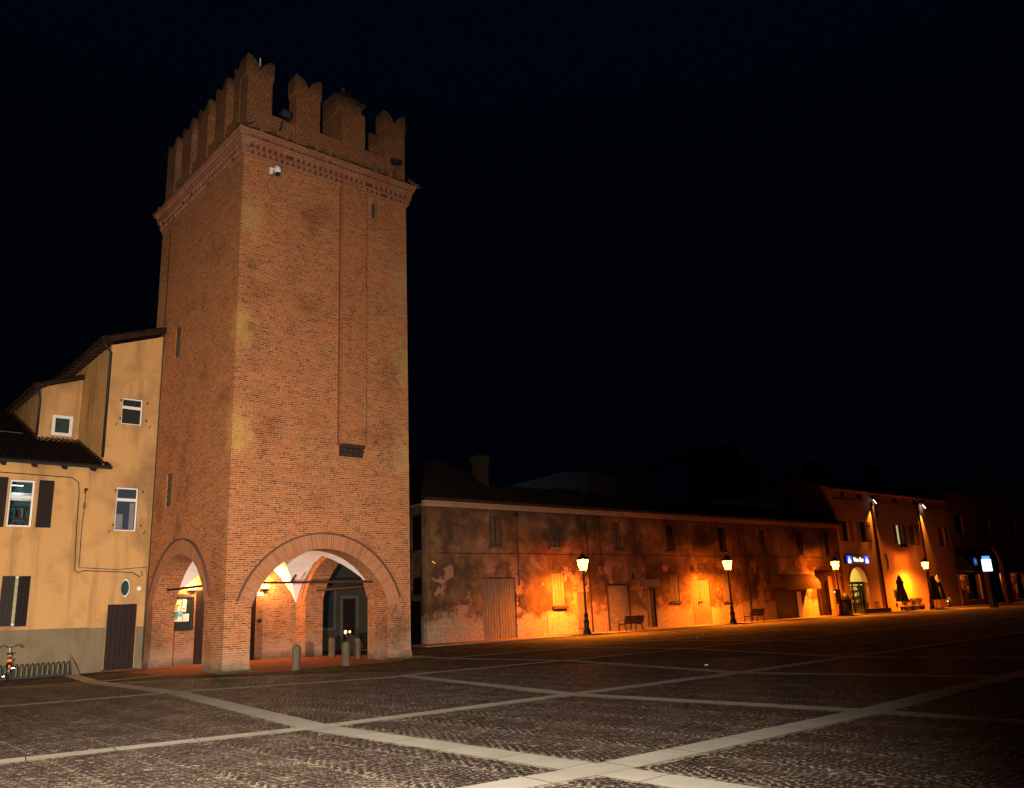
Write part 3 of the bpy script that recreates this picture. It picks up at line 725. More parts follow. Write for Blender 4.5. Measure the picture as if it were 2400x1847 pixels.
# weeds on the cornice
wd = MB()
def tuft(mb, x, y, z, n, h, sp, w=.02):
    for _ in range(n):
        a = random.uniform(0, 6.28); l = h*random.uniform(.5, 1); dx, dy = math.cos(a)*sp*random.random(), math.sin(a)*sp*random.random()
        px, py = x+random.uniform(-sp, sp)*.4, y+random.uniform(-sp, sp)*.4; ux, uy = -math.sin(a)*w, math.cos(a)*w
        mb.add([(px-ux, py-uy, z), (px+ux, py+uy, z), (px+dx*.5+ux, py+dy*.5+uy, z+l*.6), (px+dx*.5-ux, py+dy*.5-uy, z+l*.6), (px+dx, py+dy, z+l)], [(0, 1, 2, 3), (3, 2, 4)])
for _ in range(26): tuft(wd, random.uniform(0, TX), random.uniform(-.35, 0), 19.78, 7, .3, .2, .012)
for _ in range(16): tuft(wd, random.uniform(-.35, 0), random.uniform(0, TY), 19.78, 6, .25, .2, .012)
wo_ = wd.build('cornice_weeds', M['dry_green'], tw, recalc=False)
wo_['kind'] = 'stuff'
# weeds along the pier feet
for nm, box_, n_ in (('weeds', (-.25, 1.1, -.35, -.06), 60), ('weeds', (6.2, 7.9, -.25, -.06), 40)):
    mb = MB(); mb.T = Matrix.Translation(TOWER[0]) @ Matrix.Rotation(TOWER[1], 4, 'Z')
    for _ in range(n_): tuft(mb, random.uniform(box_[0], box_[1]), random.uniform(box_[2], box_[3]), 0.0, 8, .10, .1, .012)
    o = mb.build(nm, M['green'], recalc=False); tag(o, kind='stuff')
# cable running down the left face
cb = MB(); cb.tube([(-.025, 7.50, 18.5), (-.025, 7.49, 12), (-.025, 7.51, 4), (-.025, 7.53, .1)], .018, 6); cb.build('lightning_cable', M['cable'], tw)

# fixtures on the tower
sc_ = thing('security_camera', 'white dome security camera high on the brick tower under its cornice', 'camera', TOWER, (1.18, 0, 18.27))
mb = MB(); mb.box(-.14, -.04, -.10, .0, -.02, .22); mb.bar((-.09, -.06, .15), (.08, -.2, .2), .05); mb.build('bracket', M['white_plastic'], sc_, bevel=.01)
mb = MB(); mb.lathe([(.02, .27), (.10, .25), (.125, .17), (.125, .02), (.11, -.02)][::-1], (.1, -.22, 0), 20); mb.build('housing', M['white_plastic'], sc_, smooth=True)
mb = MB(); mb.lathe([(.01, -.13), (.06, -.12), (.095, -.08), (.11, -.02)], (.1, -.22, 0), 20); mb.build('dome', M['rubber'], sc_, smooth=True)
def floodlight(lab, loc, rz, tilt):
    f_ = thing('floodlight', lab, 'floodlight', TOWER, loc, rz, 'unlit floodlights on the tower top')
    mb = MB(); mb.T = Matrix.Translation((0, -.25, .25)) @ Matrix.Rotation(tilt, 4, 'X')
    mb.prism([(-.2, -.16), (.2, -.16), (.24, .16), (-.24, .16)], lambda u, v: (u*.75, .14, v*.75), lambda u, v: (u, -.06, v)); mb.build('housing', M['black_iron'], f_, bevel=.01)
    mb = MB(); mb.T = Matrix.Translation((0, -.25, .25)) @ Matrix.Rotation(tilt, 4, 'X'); mb.box(-.19, .19, -.072, -.062, -.13, .13); mb.build('lens', M['pane_blue'], f_)
    mb = MB(); mb.bar((0, .1, -.35), (0, -.1, .02), .05); mb.tube([(-.25, -.25, .25), (-.25, -.2, .0), (.25, -.2, .0), (.25, -.25, .25)], .015, 6); mb.build('bracket', M['rusty'], f_)
floodlight('square dark floodlight between the corner merlon and the second merlon of the tower', (1.45, -.05, 20.62), .2, .3)
floodlight('dark oval floodlight low on the rightmost merlon of the tower', (6.75, -.05, 20.35), -.3, -.7)
an = thing('antenna', 'thin twin rod antenna in the notch of the front corner merlon', 'antenna', TOWER, (.55, .35, 22.55))
mb = MB(); mb.tube([(0, 0, -.05), (0, 0, .95)], .022, 6); mb.bar((0, 0, .55), (.1, 0, .6), .02); mb.build('mast', M['pipe'], an)
mb = MB(); mb.tube([(.11, 0, .38), (.11, 0, .85)], .028, 6); mb.build('radome', M['white_plastic'], an)

# wall lamps inside the portico
def wall_lamp(lab, x):
    w = thing('wall_lamp', lab, 'wall lamp', TOWER, (x, yb-.0, 2.98), 0, 'lit wall lamps in the portico')
    mb = MB(); mb.prism([(.17*math.cos(a), .17*math.sin(a)) for a in [math.pi + math.pi*k/10 for k in range(11)]], lambda u, v: (u, v, -.03), lambda u, v: (u*.6, v*.6, -.12)); mb.build('backplate', M['rusty'], w)
    mb = MB()
    P_ = [(.17*math.cos(a), .17*math.sin(a)) for a in [math.pi + math.pi*k/10 for k in range(11)]]
    mb.prism(P_, lambda u, v: (u, v, -.028), lambda u, v: (u, v, .06)); mb.build('shade', M['lampglass2'], w)
    lamp('wall_lamp_light', 'POINT', (0, -.28, .12), 220, (1.0, .50, .15), parent=w, shadow_soft_size=.06)
def glow(name, col, st, tr=.35):
    t = NT(name); a = t.n('BsdfTransparent', {'Color': (1, 1, 1)}); e = t.n('Emission', {'Color': col, 'Strength': st})
    mx = t.n('MixShader', {0: 1-tr, 1: a.outputs[0], 2: e.outputs[0]}); t.t.links.new(mx.outputs[0], t.out.inputs[0]); return t.m
M['lampglass2'] = glow('lit_opal_glass', (1.0, .72, .36), 5.0)
M['lampglass'] = glow('lit_lantern_glass', (1.0, .66, .22), 4.0)
wall_lamp('lit wall lamp above the notice board inside the portico', 1.8)
wall_lamp('lit wall lamp right of the wide dark portico door', 4.98)
# house number plate
np_ = thing('number_plate', 'small white house number plate below the right portico lamp', 'plate', TOWER, (4.8, yb, 2.66))
mb = MB(); mb.box(-.13, .13, -.02, 0, 0, .16); mb.build('plate', M['white_plastic'], np_)
def text_mesh(s, size, mat, parent, loc, rot=(R(90), 0, 0), ext=.004, name='lettering', shear=0.0, bold=0.0, align='CENTER', sx=1.0):
    cu = bpy.data.curves.new(name, 'FONT'); cu.body = s; cu.size = size; cu.extrude = ext; cu.shear = shear; cu.offset = bold; cu.align_x = align
    tmp = bpy.data.objects.new('tmp', cu); me = bpy.data.meshes.new_from_object(tmp); bpy.data.objects.remove(tmp); bpy.data.curves.remove(cu)
    me.materials.clear(); me.materials.append(mat)
    o = bpy.data.objects.new(name, me); COL.objects.link(o); o.parent = parent; o.location = loc; o.rotation_euler = rot; o.scale = (sx, 1, 1)
    return o
text_mesh('1', .12, M['rubber'], np_, (0, -.021, .04))
jb = thing('junction_box', 'small dark metal box low on the lit portico brick wall', 'box', TOWER, (4.78, yb, 1.55))
mb = MB(); mb.box(-.08, .08, -.05, 0, 0, .14); mb.build('cover', M['pipe'], jb, bevel=.006)

# notice board
nb = thing('notice_board', 'dark framed notice board with posted papers seen through the left arch', 'notice board', TOWER, (.9, yb-.005, 1.36))
mb = MB(); mb.box(0, 1.0, -.06, 0, 0, 1.34); mb.build('case', M['pipe'], nb)
mb = MB()
for a in ((0, .08, 0, 1.34), (.92, 1.0, 0, 1.34), (.08, .92, 0, .08), (.08, .92, 1.26, 1.34)): mb.box(a[0], a[1], -.085, -.061, a[2], a[3])
mb.build('frame', M['black_iron'], nb, bevel=.006)
mb = MB(); mb.prism([(.08+.84*k/10, 1.34+.11*math.sin(math.pi*k/10)) for k in range(11)], lambda u, v: (u, -.05, v), lambda u, v: (u, 0, v)); mb.build('arched_top', M['rusty'], nb)
pc = dict(g1=(.33, .40, .14), g2=(.42, .42, .20), y=(.55, .50, .10), w=(.66, .63, .55), t=(.02, .28, .25), b=(.18, .38, .62), lb=(.5, .55, .65), br=(.4, .16, .08), cr=(.60, .56, .34))
pm = {k: simple('paper_'+k, v_, .7, nscale=9, var=.35 if k in ('g1', 'g2', 't', 'b') else .08) for k, v_ in pc.items()}
sheets = [(.13, .26, 1.02, 1.24, 'g1'), (.29, .50, 1.12, 1.24, 'g2'), (.28, .49, 1.01, 1.12, 'cr'), (.53, .70, 1.02, 1.24, 'lb'), (.13, .31, .90, 1.01, 'y'), (.13, .31, .74, .90, 'cr'),
          (.34, .47, .75, .98, 'w'), (.50, .69, .74, 1.0, 'w'), (.13, .36, .44, .73, 't'), (.12, .35, .36, .44, 'w'), (.37, .56, .58, .74, 'b'), (.36, .55, .36, .56, 'w'), (.57, .82, .36, .66, 'w'),
          (.55, .64, .83, .89, 'br'), (.60, .66, 1.10, 1.16, 'br'), (.42, .50, .60, .66, 'br'), (.18, .27, .46, .52, 'y')]
for i, (a, b_, c_, d_, k) in enumerate(sheets):
    top = k in ('br',) or (i == 16)
    mb = MB(); yy = -.064-(.004 if top else .001*(i % 2)); r_ = random.uniform(-.012, .012)
    mb.add([(a, yy, c_-r_), (b_, yy, c_+r_), (b_, yy, d_+r_), (a, yy, d_-r_)], [(0, 1, 2, 3)]); mb.build('paper', pm[k], nb, recalc=False)

# bollards
bprof = [(.16, 0), (.155, .05), (.14, .12), (.138, .4), (.142, .66), (.13, .73), (.085, .79), (.0, .81)]
bo = thing('stone_bollard', 'stone bollard in front of the big arch, leftmost of the four', 'bollard', TOWER, (1.92, -1.34, 0), 0, 'stone bollards around the portico')
mb = MB(); mb.lathe(bprof, n=20); mb.build('shaft', M['stone'], bo, smooth=True)
for loc, lab in (((3.81, -1.23, 0), 'stone bollard in front of the big arch, nearest to its middle'), ((6.48, 2.45, 0), 'stone bollard under the tower beside the right pier'), ((7.06, 5.47, 0), 'stone bollard at the rear of the portico, farthest from the camera')):
    dup(bo, TOWER, loc, random.random()*6, lab)
# scooter parked behind the bollards
sco = thing('parked_scooter', 'dark scooter with two glowing reflectors parked behind the stone bollards', 'scooter', TOWER, (7.75, 4.3, 0), R(-62))
mb = MB(); mb.prism([(-.55, .35), (-.6, .72), (-.2, .78), (.0, .55), (.05, .3), (.38, .28), (.46, .95), (.56, .98), (.6, .3), (.5, .2), (-.4, .2)], lambda u, v: (u, -.14, v), lambda u, v: (u, .14, v)); mb.build('body', M['black_iron'], sco, bevel=.03)
mb = MB(); mb.cbox((-.32, 0, .81), (.62, .26, .1)); mb.build('seat', M['rubber'], sco, bevel=.03)
for xx in (-.5, .62):
    mb = MB(); mb.T = Matrix.Translation((xx, 0, .22)) @ Matrix.Rotation(R(90), 4, 'X'); mb.lathe([(.13, -.05), (.21, -.05), (.22, 0), (.21, .05), (.13, .05)], n=20); mb.build('wheel', M['rubber'], sco)
mb = MB(); mb.tube([(.5, -.32, 1.03), (.5, -.12, 1.0), (.5, .12, 1.0), (.5, .32, 1.03)], .02); mb.tube([(.5, 0, .9), (.5, 0, 1.0)], .04); mb.build('handlebar', M['black_iron'], sco)
M['glow_warm'] = emit('glowing_reflector', (1.0, .62, .25), 3.0)  # emission put on retroreflectors that only throw back the flash
for yy, rr in ((-.19, .075), (.15, .05)):
    mb = MB(); mb.T = Matrix.Translation((-.62, yy, 1.0)) @ Matrix.Rotation(R(90), 4, 'Y'); mb.lathe([(.0, -.03), (rr, -.02), (rr, .03), (0, .03)], n=12); mb.build('glowing_disc', M['glow_warm'], sco)
for yy in (-.19, .15): mb = MB(); mb.tube([(-.55, yy, .78), (-.6, yy, 1.0)], .015); mb.build('mirror_stem', M['chrome'], sco)

# ================================================================== windows, shutters, doors helpers (local frames, wall along x at y)
def window(parent, x0, x1, z0, z1, y, rail=None, fr=.07, mat='pane', frm='white_frame', name='window', mull=False):
    mb = MB(); d0, d1 = y+.0, y+.05
    mb.box(x0, x0+fr, d0, d1, z0, z1); mb.box(x1-fr, x1, d0, d1, z0, z1); mb.box(x0+fr, x1-fr, d0, d1, z0, z0+fr); mb.box(x0+fr, x1-fr, d0, d1, z1-fr, z1)
    if rail: mb.box(x0+fr, x1-fr, d0-.004, d1, rail-.09, rail+.03)
    if mull: mb.box((x0+x1)/2-.03, (x0+x1)/2+.03, d0-.002, d1, z0+fr, z1-fr)
    w = mb.build(name, M[frm], parent, bevel=.006)
    zs = [(z0+fr, z1-fr)] if not rail else [(z0+fr, rail-.09), (rail+.03, z1-fr)]
    for a, b in zs:
        mb = MB(); mb.box(x0+fr, x1-fr, d0+.022, d0+.03, a, b); mb.build('pane', M[mat], w)
    return w
def planks(parent, x0, x1, z0, z1, y, mat, n=4, th=.04, name='shutter', battens=True, rz=0.0, hinge=None, jag=0.0):
    mb = MB()
    hx = x0 if hinge in (None, 'l') else x1
    mb.T = Matrix.Translation((hx, y, 0)) @ Matrix.Rotation(rz, 4, 'Z') @ Matrix.Translation((-hx, 0, 0))
    w = (x1-x0)/n; gp = .006 if mat in ('shutter_brown', 'door_dark') else .015
    for k in range(n):
        a = x0+k*w
        mb.box(a+gp, a+w-gp, -th+random.uniform(0, .006), 0, z0+(random.uniform(0, jag) if jag else 0), z1-(random.uniform(0, jag) if jag else 0))
    if mat == 'shutter_brown': mb.box(x0+.01, x1-.01, -.008, -.002, z0+.02, z1-.02)
    if battens:
        h = z1-z0
        for q in (.14, .86): mb.box(x0+.02, x1-.02, -th-.022, -th-.001, z0+h*q-.05, z0+h*q+.05)
    return mb.build(name, M[mat], parent)

def roof_tiles(mb, a0, a1, e, r, mp, per=.2, amp=.045, course=.38, thick=.12):
    """e=(b,z) eave, r=(b,z) ridge; wave across a"""
    L = math.hypot(r[0]-e[0], r[1]-e[1]); n = max(1, int(L/course)); na = max(2, int((a1-a0)/per*4))
    for i in range(n):
        t0, t1 = i/n, (i+1)/n
        b0, z0 = e[0]+(r[0]-e[0])*t0, e[1]+(r[1]-e[1])*t0+.035; b1, z1 = e[0]+(r[0]-e[0])*t1, e[1]+(r[1]-e[1])*t1
        V = []
        for k in range(na+1):
            a = a0+(a1-a0)*k/na; w = amp*(1 if k % 4 == 1 else (0 if k % 4 in (0, 2) else -.6)); jj = random.uniform(-.006, .006)
            V += [mp(a, b0, z0+w+jj), mp(a, b1, z1+w+jj)]
        mb.add(V, [(2*k, 2*k+2, 2*k+3, 2*k+1) for k in range(na)])
    mb.add([mp(a0, e[0], e[1]-.02), mp(a1, e[0], e[1]-.02), mp(a1, r[0], r[1]-.06), mp(a0, r[0], r[1]-.06), mp(a0, e[0], e[1]-thick), mp(a1, e[0], e[1]-thick), mp(a1, r[0], r[1]-thick-.04), mp(a0, r[0], r[1]-thick-.04)],
           [(0, 1, 5, 4), (4, 5, 6, 7), (1, 2, 6, 5), (0, 3, 7, 4), (2, 3, 7, 6)])

# ================================================================== LEFT: OCHRE HOUSES (tower frame)
FY = 7.58
# tall block
th_ = thing('tall_ochre_house', 'tall narrow ochre house built against the left side of the brick tower', 'house', TOWER)
oa = [rect(-1.47, -.65, 9.58, 10.68, .16), rect(-1.42, -.59, 5.28, 7.0, .16), oval(-.82, 3.08, .36, .70, .14), rect(-1.43, -.35, 0, 2.46, .12)]
zt = lambda x: 13.55 + x*.36
mb = MB(); wall_sheet(mb, -2.02, -.012, 0, zt, along_x(FY), .3, oa, back=False, ends=False)
wall_sheet(mb, FY, FY+8, 0, 12.85, along_y(-2.02), .3, [], back=False, ends=False)
mb.build('wall', M['ochre'], th_, recalc=False)
mb = MB(); wall_sheet(mb, -2.02, -1.46, 0, 1.62, along_x(FY-.022), .02, [], back=False); mb.build('plinth', M['plinth'], th_, recalc=False)
mb = MB(); wall_sheet(mb, -.33, -.012, 0, 1.60, along_x(FY-.022), .02, [], back=False); mb.build('plinth', M['plinth'], th_, recalc=False)
rf = MB()
roof_tiles(rf, FY-.35, FY+8.5, (-2.5, 12.98), (-.0, 13.86), lambda a, b, z: (b, a, z))
for k in range(14):
    yy = FY-.2+k*.6; rf.bar((-2.48, yy, 12.83), (-1.9, yy, 13.03), .1, .13)
rf.bar((-2.5, FY-.33, 12.84), (0, FY-.33, 13.72), .05, .16)
rf.build('roof', M['tiles_l'], th_, recalc=False)
for (a, b, c_, d_, rl, mt) in ((-1.47, -.65, 9.58, 10.68, 10.33, 'pane'), (-1.42, -.59, 5.28, 7.0, 6.55, 'pane_blue')):
    window(th_, a, b, c_, d_, FY+.09, rl, .055, mt)
    for xx in (a-.05, b+.16):
        for zz in (c_+.22, d_-.14): hk = MB(); hk.box(xx-.02, xx+.02, FY-.06, FY, zz-.04, zz+.04); hk.build('shutter_hinge', M['rusty'], th_)
    for xx in (a-.2, b+.28): hk = MB(); hk.bar((xx, FY-.03, c_-.1), (xx+.05, FY-.06, c_+.02), .025); hk.build('shutter_hook', M['rusty'], th_)
mb = MB(); mb.box(-1.36, -1.1, FY+.105, FY+.111, 5.36, 5.95); mb.box(-.86, -.68, FY+.105, FY+.111, 5.36, 6.4); mb.build('curtain', simple('grey_curtain', (.16, .17, .19), .8), th_)
ow = MB(); ow.lathe([(.29, 0), (.35, 0), (.35, .04), (.29, .04), (.29, 0)], n=24, caps=False)
for i, q in enumerate(ow.v): ow.v[i] = Vector((-.82+q.x*.52, FY+.10+q.z, 3.08+q.y))
ov = ow.build('oval_window', M['white_frame'], th_)
mb = MB(); mb.add([(-.82+.18*math.cos(k*math.pi/12), FY+.125, 3.08+.35*math.sin(k*math.pi/12)) for k in range(24)], [tuple(range(24))]); mb.build('pane', M['pane_teal'], ov, recalc=False)
d_ = planks(th_, -1.42, -.36, .03, 2.45, FY+.06, 'door_dark', 6, .04, 'door')
mb = MB(); mb.tube([(-.48, FY-.0, 1.1), (-.48, FY-.03, 1.12), (-.48, FY-.03, 1.2)], .012); mb.build('handle', M['rusty'], d_)
mb = MB(); mb.box(-1.5, -.3, FY-.3, FY+.1, .0, .06); mb.build('doorstep', M['stone'], th_)
dp = MB(); dp.tube([(-2.42, FY-.22, 12.82), (-2.30, FY-.20, 12.68), (-2.08, FY-.09, 12.45), (-2.08, FY-.09, 8.15)], .055, 10); dp.build('downpipe', M['pipe'], th_, smooth=True)
mb = MB(); mb.tube([(-2.46, FY-.35, 12.95), (-2.46, FY+8.5, 12.95)], .07, 8); mb.build('gutter', M['pipe'], th_)
wp = MB(); wp.box(-.40, -.26, FY-.03, FY, 2.98, 3.12); wp.build('white_box', M['white_plastic'], th_)

# rear stepped block
rb = thing('rear_ochre_house', 'set back ochre house with one square white framed window above the low roof', 'house', TOWER)
BY = FY+3.97
mb = MB(); wall_sheet(mb, -3.6, -2.03, 8.5, lambda x: 12.28+(x+2.02)*.36, along_x(BY), .3, [rect(-3.10, -2.29, 9.68, 10.57, .1)], back=False, ends=False)
wall_sheet(mb, BY, BY+7, 8.5, 11.75, along_y(-3.6), .3, [], back=False, ends=False); mb.build('wall', M['ochre'], rb, recalc=False)
window(rb, -3.10, -2.29, 9.68, 10.57, BY+.0, None, .13, 'pane_teal')
rf = MB(); roof_tiles(rf, BY-.3, BY+7.4, (-3.98, 11.72), (-2.05, 12.42), lambda a, b, z: (b, a, z))
for k in range(12): rf.bar((-3.96, BY-.15+k*.6, 11.58), (-3.5, BY-.15+k*.6, 11.76), .1, .12)
rf.build('roof', M['tiles_l'], rb, recalc=False)
dp = MB(); dp.tube([(-3.9, BY-.2, 11.55), (-3.75, BY-.15, 11.4), (-3.66, BY-.08, 11.2), (-3.66, BY-.08, 9.6)], .05, 10); dp.build('downpipe', M['pipe'], rb, smooth=True)

# low house
lh = thing('low_ochre_house', 'low ochre house with brown shutters and dark tiled roof at the left edge', 'house', TOWER)
ol = [rect(-5.14, -4.32, 5.33, 7.06, .2), rect(-5.05, -4.2, 1.82, 3.55, .2)]
ol += [rect(-8.6, -7.8, 5.33, 7.06, .2), rect(-8.6, -7.8, 1.82, 3.55, .2)]
mb = MB(); wall_sheet(mb, -10.5, -2.022, 0, 7.75, along_x(FY), .3, ol, back=False, ends=False)
wall_sheet(mb, FY, FY+9, 0, 7.7, along_y(-10.5), .3, [], back=False, ends=False); mb.build('wall', M['ochre'], lh, recalc=False)
mb = MB(); wall_sheet(mb, -10.5, -2.022, 0, lambda x: 1.64 - x*.004, along_x(FY-.022), .02, [], back=False, step=1.0); mb.build('plinth', M['plinth'], lh, recalc=False)
rf = MB(); roof_tiles(rf, -10.9, -1.9, (FY-.5, 7.78), (FY+9.5, 11.72), lambda a, b, z: (a, b, z))
k = -10.6
while k < -1.9: rf.bar((k, FY-.47, 7.55), (k, FY+.1, 7.76), .12, .13); k += 1.02
rf.bar((-1.92, FY-.5, 7.7), (-1.92, FY+.0, 7.9), .12, .16)
rf.build('roof', M['tiles'], lh, recalc=False)
mb = MB(); mb.tube([(-10.9, FY-.56, 7.66), (-1.85, FY-.56, 7.66)], .07, 8); mb.build('gutter', M['pipe'], lh)
mb = MB(); mb.tube([(-10.9, FY+3.7, 9.62), (-4.2, FY+3.7, 9.58)], .02, 6); mb.build('roof_wire', M['steel'], lh)
# library room behind the upper window
W1 = window(lh, -5.14, -4.32, 5.33, 7.06, FY+.08, 6.46, .065, 'pane_clear')
rm = MB(); X0, X1, Y0, Y1, Z0, Z1 = -6.4, -3.4, FY+.31, FY+2.6, 4.4, 7.6
rm.add([(X0, Y1, Z0), (X1, Y1, Z0), (X1, Y1, Z1), (X0, Y1, Z1), (X0, Y0, Z0), (X1, Y0, Z0), (X1, Y0, Z1), (X0, Y0, Z1)], [(0, 1, 2, 3), (0, 4, 7, 3), (1, 5, 6, 2), (0, 1, 5, 4), (3, 2, 6, 7)])
rm.build('room', simple('blue_grey_room_paint', (.10, .16, .20), .8), lh, recalc=False)
bks = [simple('book_'+str(i), c_, .6, var=.4, nscale=30) for i, c_ in enumerate([(.05, .12, .14), (.25, .05, .06), (.04, .15, .12), (.15, .22, .24), (.05, .05, .08), (.3, .3, .2)])]
shf = MB()
for zz in (4.9, 5.35, 5.8, 6.25): shf.box(-6.2, -3.5, FY+1.2, FY+1.5, zz-.03, zz)
for xx in (-5.65, -4.95, -4.25): shf.box(xx, xx+.04, FY+1.19, FY+1.5, 4.4, 6.25)
shf_o = shf.build('bookshelf', M['old_wood'], lh)
for bi, bm_ in enumerate(bks):
    mb = MB()
    for zz in (4.9, 5.35, 5.8):
        xx = -6.1
        while xx < -3.6:
            w = random.uniform(.03, .07)
            if random.randrange(6) == bi: mb.box(xx, xx+w*2.2, FY+1.22, FY+1.45, zz, zz+random.uniform(.22, .36))
            xx += w*2.2
    mb.build('books', bm_, shf_o)['kind'] = 'stuff'
ce = MB()
for k in range(10): ce.cbox((-5.3+k*.075, FY+.62, 6.93), (.05, .12, .02))
ce.build('ceiling_lamp', emit('fluorescent_tube', (.85, .93, 1.0), 5.0), lh)
lamp('library_light', 'POINT', (-4.7, FY+.8, 6.7), 7, (.75, .9, 1.0), parent=lh, shadow_soft_size=.2)
mb = MB(); mb.box(-5.6, -4.0, FY+1.0, FY+1.15, 6.42, 6.72); mb.build('wall_cabinet', M['white_frame'], lh)
# shutters
planks(lh, -4.20, -3.68, 5.32, 7.09, FY-.01, 'shutter_brown', 4)
planks(lh, -5.78, -5.22, 5.30, 7.12, FY-.01, 'shutter_brown', 4)
planks(lh, -5.08, -4.66, 1.80, 3.56, FY-.01, 'shutter_brown', 3, rz=R(-5), hinge='l')
planks(lh, -4.57, -4.17, 1.78, 3.55, FY-.01, 'shutter_brown', 3, rz=R(5), hinge='r')
wg_ = window(lh, -5.05, -4.2, 1.82, 3.55, FY+.1, None, .06, 'pane_clear')
mb = MB(); mb.box(-5.0, -4.2, FY+.19, FY+.2, 1.85, 3.5); mb.build('lit_blind', emit('lamplit_blind', (1.0, .72, .32), .75), wg_)
mb = MB()
for k in range(7): mb.box(-5.0, -4.2, FY+.12, FY+.13, 1.95+k*.24, 1.962+k*.24)
mb.build('glazing_bars', M['black_iron'], wg_)
for (a, b, c_, d__) in ((-8.6, -7.8, 5.33, 7.06), (-8.6, -7.8, 1.82, 3.55)): window(lh, a, b, c_, d__, FY+.08, None, .065)
# cables and hook on the ochre front
cb = MB()
cb.tube([(-10, FY-.03, 7.32), (-6, FY-.03, 7.30), (-3.1, FY-.03, 7.26), (-2.85, FY-.03, 7.1), (-2.80, FY-.03, 6.7), (-2.78, FY-.03, 5.2), (-2.72, FY-.03, 3.75), (-2.6, FY-.03, 3.66), (-2.4, FY-.03, 3.74), (-1.3, FY-.04, 3.70), (-.6, FY-.03, 3.66), (-.35, FY-.03, 3.5), (-.25, FY-.03, 3.56), (-.28, FY-.03, 3.72)], .018, 6)
cb.tube([(-2.56, FY-.03, 6.75), (-2.57, FY-.03, 6.2), (-2.60, FY-.03, 5.2), (-2.58, FY-.03, 3.86), (-2.3, FY-.03, 3.84), (-1.2, FY-.03, 3.78), (-.1, FY-.03, 3.88), (-.06, FY-.03, 3.5), (-.05, FY-.03, .3)], .014, 6)
cb.tube([(-2.57+.045*math.sin(k), FY-.04, 6.2+.11*math.cos(k)) for k in [q*math.pi/6 for q in range(13)]], .012, 5)
cb.build('wall_cable', M['cable'], lh)
hk = MB(); hk.cbox((-2.57, FY-.06, 6.82), (.09, .12, .1)); hk.bar((-2.6, FY-.06, 6.75), (-2.62, FY-.06, 6.68), .04); hk.build('cable_hook', M['rusty'], lh)
bt_ = MB(); bt_.add([(-2.62, FY-.02, .75), (-2.62, FY-.55, 0), (-2.62, FY-.02, 0), (-2.36, FY-.02, .35), (-2.36, FY-.5, 0), (-2.36, FY-.02, 0)], [(0, 1, 2), (3, 4, 5), (0, 1, 4, 3), (1, 2, 5, 4)])
bt_.build('buttress', M['plinth'], lh)

# bike rack and bicycle
rk = thing('bike_rack', 'dark metal bicycle rack of upright hoops along the ochre house wall', 'bike rack', TOWER, (-6.9, FY-.5, 0))
mb = MB(); mb.box(0, 4.2, -.14, -.06, 0, .07); mb.box(0, 4.2, .12, .18, .0, .05); mb.build('base_rail', M['pipe'], rk)
k = .05
while k < 4.15:
    mb = MB(); mb.tube([(k, -.1, .05), (k, -.1, .38), (k+.02, -.1, .46), (k+.05, -.1, .49), (k+.08, -.1, .46), (k+.10, -.1, .38), (k+.10, -.1, .05)], .018, 5); mb.build('hoop', M['pipe'], rk); k += .166

bk = thing('bicycle', 'dark city bicycle seen from behind with a glowing red rear reflector, parked at the rack', 'bicycle', TOWER, (-4.82, FY-1.15, 0), R(80))
def wheel(x, nm):
    mb = MB(); mb.T = Matrix.Translation((x, 0, .34)) @ Matrix.Rotation(R(90), 4, 'X')
    N = 28; V = []; 
    for k in range(N):
        a = 2*math.pi*k/N
        for q in range(6):
            b = 2*math.pi*q/6; V.append(((.325+.018*math.cos(b))*math.cos(a), (.325+.018*math.cos(b))*math.sin(a), .018*math.sin(b)))
    mb.add(V, [(k*6+q, k*6+(q+1) % 6, ((k+1) % N)*6+(q+1) % 6, ((k+1) % N)*6+q) for k in range(N) for q in range(6)])
    w = mb.build(nm, M['rubber'], bk, smooth=True)
    mb = MB(); mb.T = Matrix.Translation((x, 0, .34)) @ Matrix.Rotation(R(90), 4, 'X')
    for k in range(18):
        a = 2*math.pi*k/18; mb.bar((0, 0, .01*(-1)**k), (.31*math.cos(a), .31*math.sin(a), 0), .004)
    mb.lathe([(.02, -.05), (.02, .05)], n=8); mb.build('spokes', M['chrome'], w)
wheel(-.52, 'wheel'); wheel(.53, 'wheel')
mb = MB()
for a, b in (((-.52, .04, .34), (-.08, .03, .28)), ((-.52, -.04, .34), (-.08, -.03, .28)), ((-.08, 0, .28), (-.2, 0, .82)), ((-.08, 0, .28), (.36, 0, .62)), ((-.15, 0, .55), (.34, 0, .80)), ((-.52, .04, .34), (-.18, .02, .72)), ((-.52, -.04, .34), (-.18, -.02, .72)), ((.33, 0, .88), (.39, 0, .56)), ((.39, .05, .56), (.53, .05, .34)), ((.39, -.05, .56), (.53, -.05, .34))): mb.tube([a, b], .014, 6)
mb.build('frame', M['black_iron'], bk)
mb = MB(); mb.prism([(-.38, 0), (-.40, .085), (-.33, .1), (-.16, .03), (-.12, .0), (-.16, -.03), (-.33, -.1), (-.40, -.085)], lambda u, v: (u, v, .86), lambda u, v: (u, v, .92)); mb.build('saddle', M['rubber'], bk, bevel=.015)
mb = MB(); mb.tube([(.33, 0, .86), (.31, 0, 1.08)], .016, 6); mb.tube([(.12, -.34, 1.08), (.2, -.30, 1.13), (.29, -.2, 1.16), (.31, -.08, 1.09), (.31, .08, 1.09), (.29, .2, 1.16), (.2, .30, 1.13), (.12, .34, 1.08)], .013, 6); mb.build('handlebar', M['chrome'], bk)
for s_ in (-1, 1):
    mb = MB(); mb.tube([(.08, s_*.355, 1.055), (.17, s_*.315, 1.115)], .019, 6); mb.build('grip', M['rubber'], bk)
